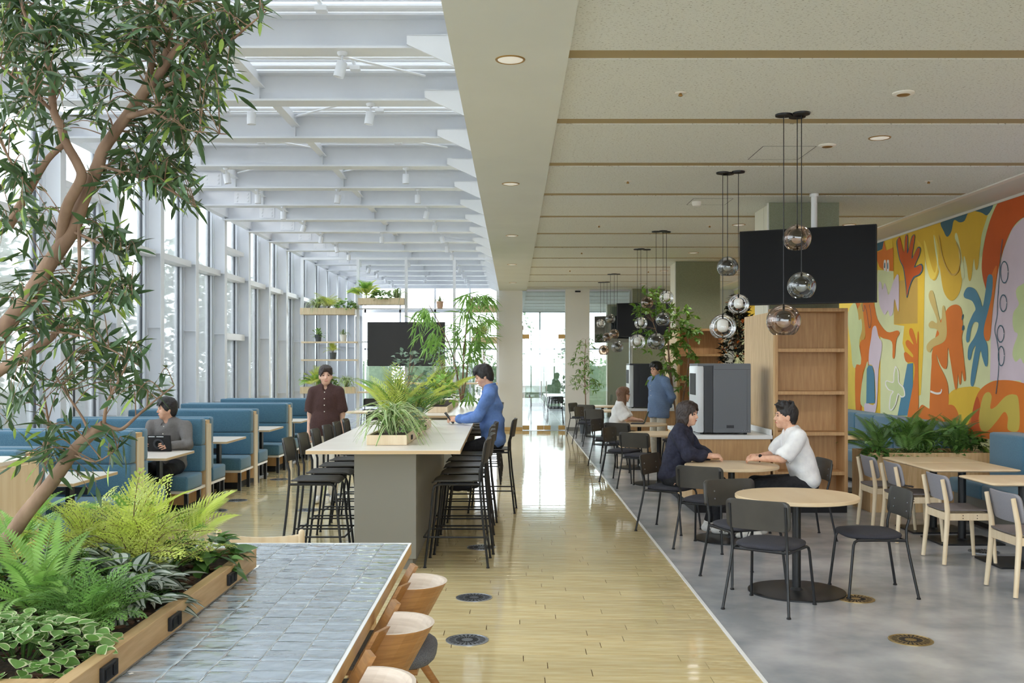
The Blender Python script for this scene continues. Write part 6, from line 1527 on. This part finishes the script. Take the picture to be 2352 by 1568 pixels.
    if glasses:
        gm = MB()
        for sd in (-1,1):
            gm.tube([HP(sd*0.033+0.025*math.cos(2*PI*i/14),0.104,0.004+0.019*math.sin(2*PI*i/14)) for i in range(15)], 0.0018, 5); gm.tube([HP(sd*0.058,0.102,0.008),HP(sd*0.082,0.0,0.008)], 0.0018, 5)
        gm.tube([HP(-0.008,0.106,0.006),HP(0.008,0.106,0.006)], 0.0018, 5); gm.build('glasses', 'hair_black', body, smooth=60)
    return body
# woman in navy at the round table
J = dict(pelvis=(0,-0.04,0.55), neck=(0,0.06,1.055), head=(0,0.105,1.185), yaw=-6, pitch=-2, sh_l=(-0.165,0.04,0.995), sh_r=(0.165,0.04,0.995), el_l=(-0.21,0.16,0.795), el_r=(0.20,0.17,0.795), wr_l=(-0.06,0.36,0.765), wr_r=(0.055,0.35,0.775),
    hd_l=(0.45,0.9,-0.02), hd_r=(-0.45,0.9,0.05), hu_l=(-0.5,0,0.85), hu_r=(0.5,0,0.85), hip_l=(-0.09,0.02,0.53), hip_r=(0.09,0.02,0.53), kn_l=(-0.11,0.42,0.50), kn_r=(0.10,0.42,0.50), an_l=(-0.05,0.30,0.10), an_r=(0.07,0.42,0.10), leg=0.85)
nw = person('woman in a loose navy blouse sitting at a round table, hands together', (1.66,10.11,0), face(0.93,-0.37), J, 'cloth_navy','cloth_black','shoe_white','skin_f','hair_dark','bob','three',fem=True,loose=1.5,seed=1,collar=False,hemz=-0.04)
# man in white
J = dict(pelvis=(0,-0.06,0.55), neck=(0,0.09,1.05), head=(0,0.145,1.18), yaw=4, pitch=2, sh_l=(-0.185,0.07,0.985), sh_r=(0.185,0.07,0.985), el_l=(-0.22,0.22,0.79), el_r=(0.22,0.20,0.80), wr_l=(-0.05,0.42,0.775), wr_r=(0.05,0.41,0.785),
    hd_l=(0.35,0.9,-0.02), hd_r=(-0.35,0.9,0.05), hu_l=(-0.6,0,0.8), hu_r=(0.6,0,0.8), hip_l=(-0.09,0.0,0.53), hip_r=(0.09,0.0,0.53), kn_l=(-0.13,0.42,0.52), kn_r=(0.13,0.42,0.52), an_l=(-0.10,0.46,0.10), an_r=(0.12,0.36,0.10))
wm = person('young man in a white t-shirt and black trousers leaning on the round table', (2.80,9.72,0), face(-1,0.05), J, 'cloth_white','cloth_black','shoe_white','skin','hair_black','spiky','short',loose=1.5,seed=2,collar=False,hemz=-0.04)
MB().tube([Vector((-0.05,0.405,0.776))+Vector((0.031*math.cos(2*PI*i/16),0.012*math.sin(2*PI*i/16)*0,0.031*math.sin(2*PI*i/16))) for i in range(17)], 0.007, 6).tube([(-0.075,0.405,0.80),(-0.083,0.405,0.808)], 0.017, 12).build('wristwatch', 'black_plastic', wm, smooth=50)
# man with tablet in the booth
J = dict(pelvis=(0,-0.05,0.53), neck=(0,0.03,1.05), head=(0,0.065,1.18), yaw=-52, pitch=-2, sh_l=(-0.19,0.02,0.985), sh_r=(0.19,0.02,0.985), el_l=(-0.27,0.13,0.78), el_r=(0.26,0.13,0.78), wr_l=(-0.15,0.33,0.79), wr_r=(0.15,0.33,0.79),
    hd_l=(0.35,0.9,0.0), hd_r=(-0.35,0.9,0.0), hu_l=(-0.9,0.2,0.3), hu_r=(0.9,0.2,0.3), hip_l=(-0.09,0.02,0.52), hip_r=(0.09,0.02,0.52), kn_l=(-0.14,0.44,0.50), kn_r=(0.14,0.44,0.50), an_l=(-0.13,0.42,0.10), an_r=(0.13,0.42,0.10))
bm2 = person('young man in a grey shirt sitting in the booth, looking aside', (-3.95,11.42,0), PI-0.08, J, 'cloth_gray','cloth_black','shoe_dark','skin','hair_black','short','long',loose=1.25,buttons=4,seed=3,hemz=-0.04)
tb_ = thing('tablet', 'dark tablet in a rugged case held by the man in the booth', 'tablet', (-3.92,11.03,0.728), -0.06)
o = MB().bbox(-0.135,0.135,-0.010,0.010,0.0,0.185,0.006).build('case', 'black_plastic', tb_, rot=(R(12),0,0)); MB().lathe([(0.035,0),(0.062,0),(0.06,0.010),(0.038,0.012)], n=28, closed=False).build('hand_ring', 'machine_dark', o, loc=(0,-0.010,0.09), rot=(PI/2,0,0)); MB().bbox(-0.02,0.02,-0.018,-0.009,0.06,0.12,0.004).build('ring_hub', 'screen', o)
MB().box(-0.11,-0.04,-0.0115,-0.010,0.165,0.175).box(-0.02,0.06,-0.0115,-0.010,0.165,0.175).build('case_mark', 'machine_lite', o)
# woman in brown, standing
J = dict(pelvis=(0,0,0.92), neck=(0,0.0,1.41), head=(0.0,0.03,1.545), yaw=10, pitch=0, sh_l=(-0.15,0,1.35), sh_r=(0.15,0,1.35), el_l=(-0.195,-0.02,1.08), el_r=(0.195,-0.02,1.08), wr_l=(-0.20,0.05,0.85), wr_r=(0.20,0.05,0.85),
    hd_l=(0,0.1,-1), hd_r=(0,0.1,-1), hu_l=(-1,0,0), hu_r=(1,0,0), hip_l=(-0.09,0,0.88), hip_r=(0.09,0,0.88), kn_l=(-0.09,0.03,0.50), kn_r=(0.09,0.03,0.50), an_l=(-0.09,0.0,0.10), an_r=(0.09,0.05,0.10), curl=25, leg=1.1)
person('woman in a brown short-sleeved shirt walking beside the booths', (-2.31,12.25,0), PI+0.06, J, 'cloth_brown','cloth_ivory','shoe_white','skin_f','hair_dark','tied','short',fem=True,loose=0.8,buttons=4,seed=4,hemz=0.08,vox=0.007)
# man in blue on the bar stool
J = dict(pelvis=(0,-0.02,0.81), neck=(0,0.03,1.42), head=(0,0.095,1.555), yaw=3, pitch=-22, sh_l=(-0.185,0.03,1.35), sh_r=(0.185,0.03,1.35), el_l=(-0.20,0.16,1.09), el_r=(0.21,0.14,1.10), wr_l=(-0.10,0.385,1.06), wr_r=(0.12,0.40,1.05),
    hd_l=(0.1,1,0.05), hd_r=(-0.1,1,0.05), hu_l=(-0.7,0,0.7), hu_r=(0.7,0,0.7), hip_l=(-0.09,0.03,0.79), hip_r=(0.09,0.03,0.79), kn_l=(-0.12,0.40,0.70), kn_r=(0.12,0.36,0.62), an_l=(-0.10,0.30,0.34), an_r=(0.11,0.22,0.34))
person('man in a blue shirt on a bar stool reading at the high table', (-0.25,11.47,0), PI/2, J, 'cloth_blue','cloth_black','shoe_dark','skin','hair_black','short','long',loose=1.6,seed=5,hemz=-0.03)
tb_ = thing('tablet', 'thin dark tablet in the hands of the man on the bar stool', 'tablet', (-0.71,11.45,1.035), 0)
MB().bbox(-0.006,0.006,-0.09,0.09,-0.03,0.13,0.003).build('case', 'machine_dark', tb_, rot=(0,R(-38),0)); MB().box(0.006,0.0068,-0.082,0.082,-0.022,0.122).build('display', 'screen', tb_, rot=(0,R(-38),0))
# woman in white, far table
J = dict(pelvis=(0,-0.04,0.55), neck=(0,0.05,1.05), head=(0,0.09,1.18), yaw=12, pitch=4, sh_l=(-0.165,0.04,0.985), sh_r=(0.165,0.04,0.985), el_l=(-0.20,0.15,0.80), el_r=(0.20,0.15,0.80), wr_l=(-0.05,0.34,0.765), wr_r=(0.06,0.33,0.775),
    hd_l=(0.5,0.85,0), hd_r=(-0.5,0.85,0), hu_l=(-0.3,0,0.95), hu_r=(0.3,0,0.95), hip_l=(-0.09,0.02,0.53), hip_r=(0.09,0.02,0.53), kn_l=(-0.11,0.42,0.50), kn_r=(0.11,0.42,0.50), an_l=(-0.10,0.38,0.10), an_r=(0.12,0.42,0.10))
person('woman with glasses and brown hair in a white t-shirt at a far round table', (1.72,16.42,0), face(0.97,-0.2), J, 'cloth_white','cloth_sand','shoe_white','skin_f','hair_brown','long','short',fem=True,loose=1.4,glasses=True,seed=6,collar=False,vox=0.008,hemz=-0.04)
# standing man in denim
J = dict(pelvis=(0,0,0.95), neck=(0,0.02,1.47), head=(0,0.05,1.60), yaw=0, pitch=-6, sh_l=(-0.19,0,1.40), sh_r=(0.19,0,1.40), el_l=(-0.26,-0.08,1.13), el_r=(0.26,-0.08,1.13), wr_l=(-0.06,-0.19,0.98), wr_r=(0.07,-0.18,0.99),
    hd_l=(0.8,-0.2,-0.5), hd_r=(-0.8,-0.2,-0.5), hu_l=(0,-1,0.2), hu_r=(0,-1,0.2), hip_l=(-0.09,0,0.91), hip_r=(0.09,0,0.91), kn_l=(-0.10,0.02,0.51), kn_r=(0.10,0.02,0.51), an_l=(-0.10,-0.01,0.10), an_r=(0.10,0.0,0.10))
person('man in a blue denim shirt standing with his hands behind his back', (2.47,17.0,0), face(-0.85,-0.5), J, 'cloth_denim','cloth_sand','shoe_white','skin','hair_black','short','long',loose=1.5,glasses=True,buttons=4,seed=7,hemz=0.14,vox=0.008)
mat('laptop_green', s(44,74,72), rough=0.5)
lp = thing('laptop', 'dark green laptop open on the table of the woman in white', 'laptop', (2.02,16.18,0.722), face(0.97,-0.2)); MB().bbox(-0.15,0.15,-0.11,0.10,0.0,0.012,0.003).build('keyboard_base', 'machine_dark', lp); MB().bbox(-0.15,0.15,0.0,0.008,0.0,0.20,0.003).build('lid', 'laptop_green', lp, loc=(0,0.10,0.01), rot=(R(-18),0,0))
bpy.context.view_layer.update()
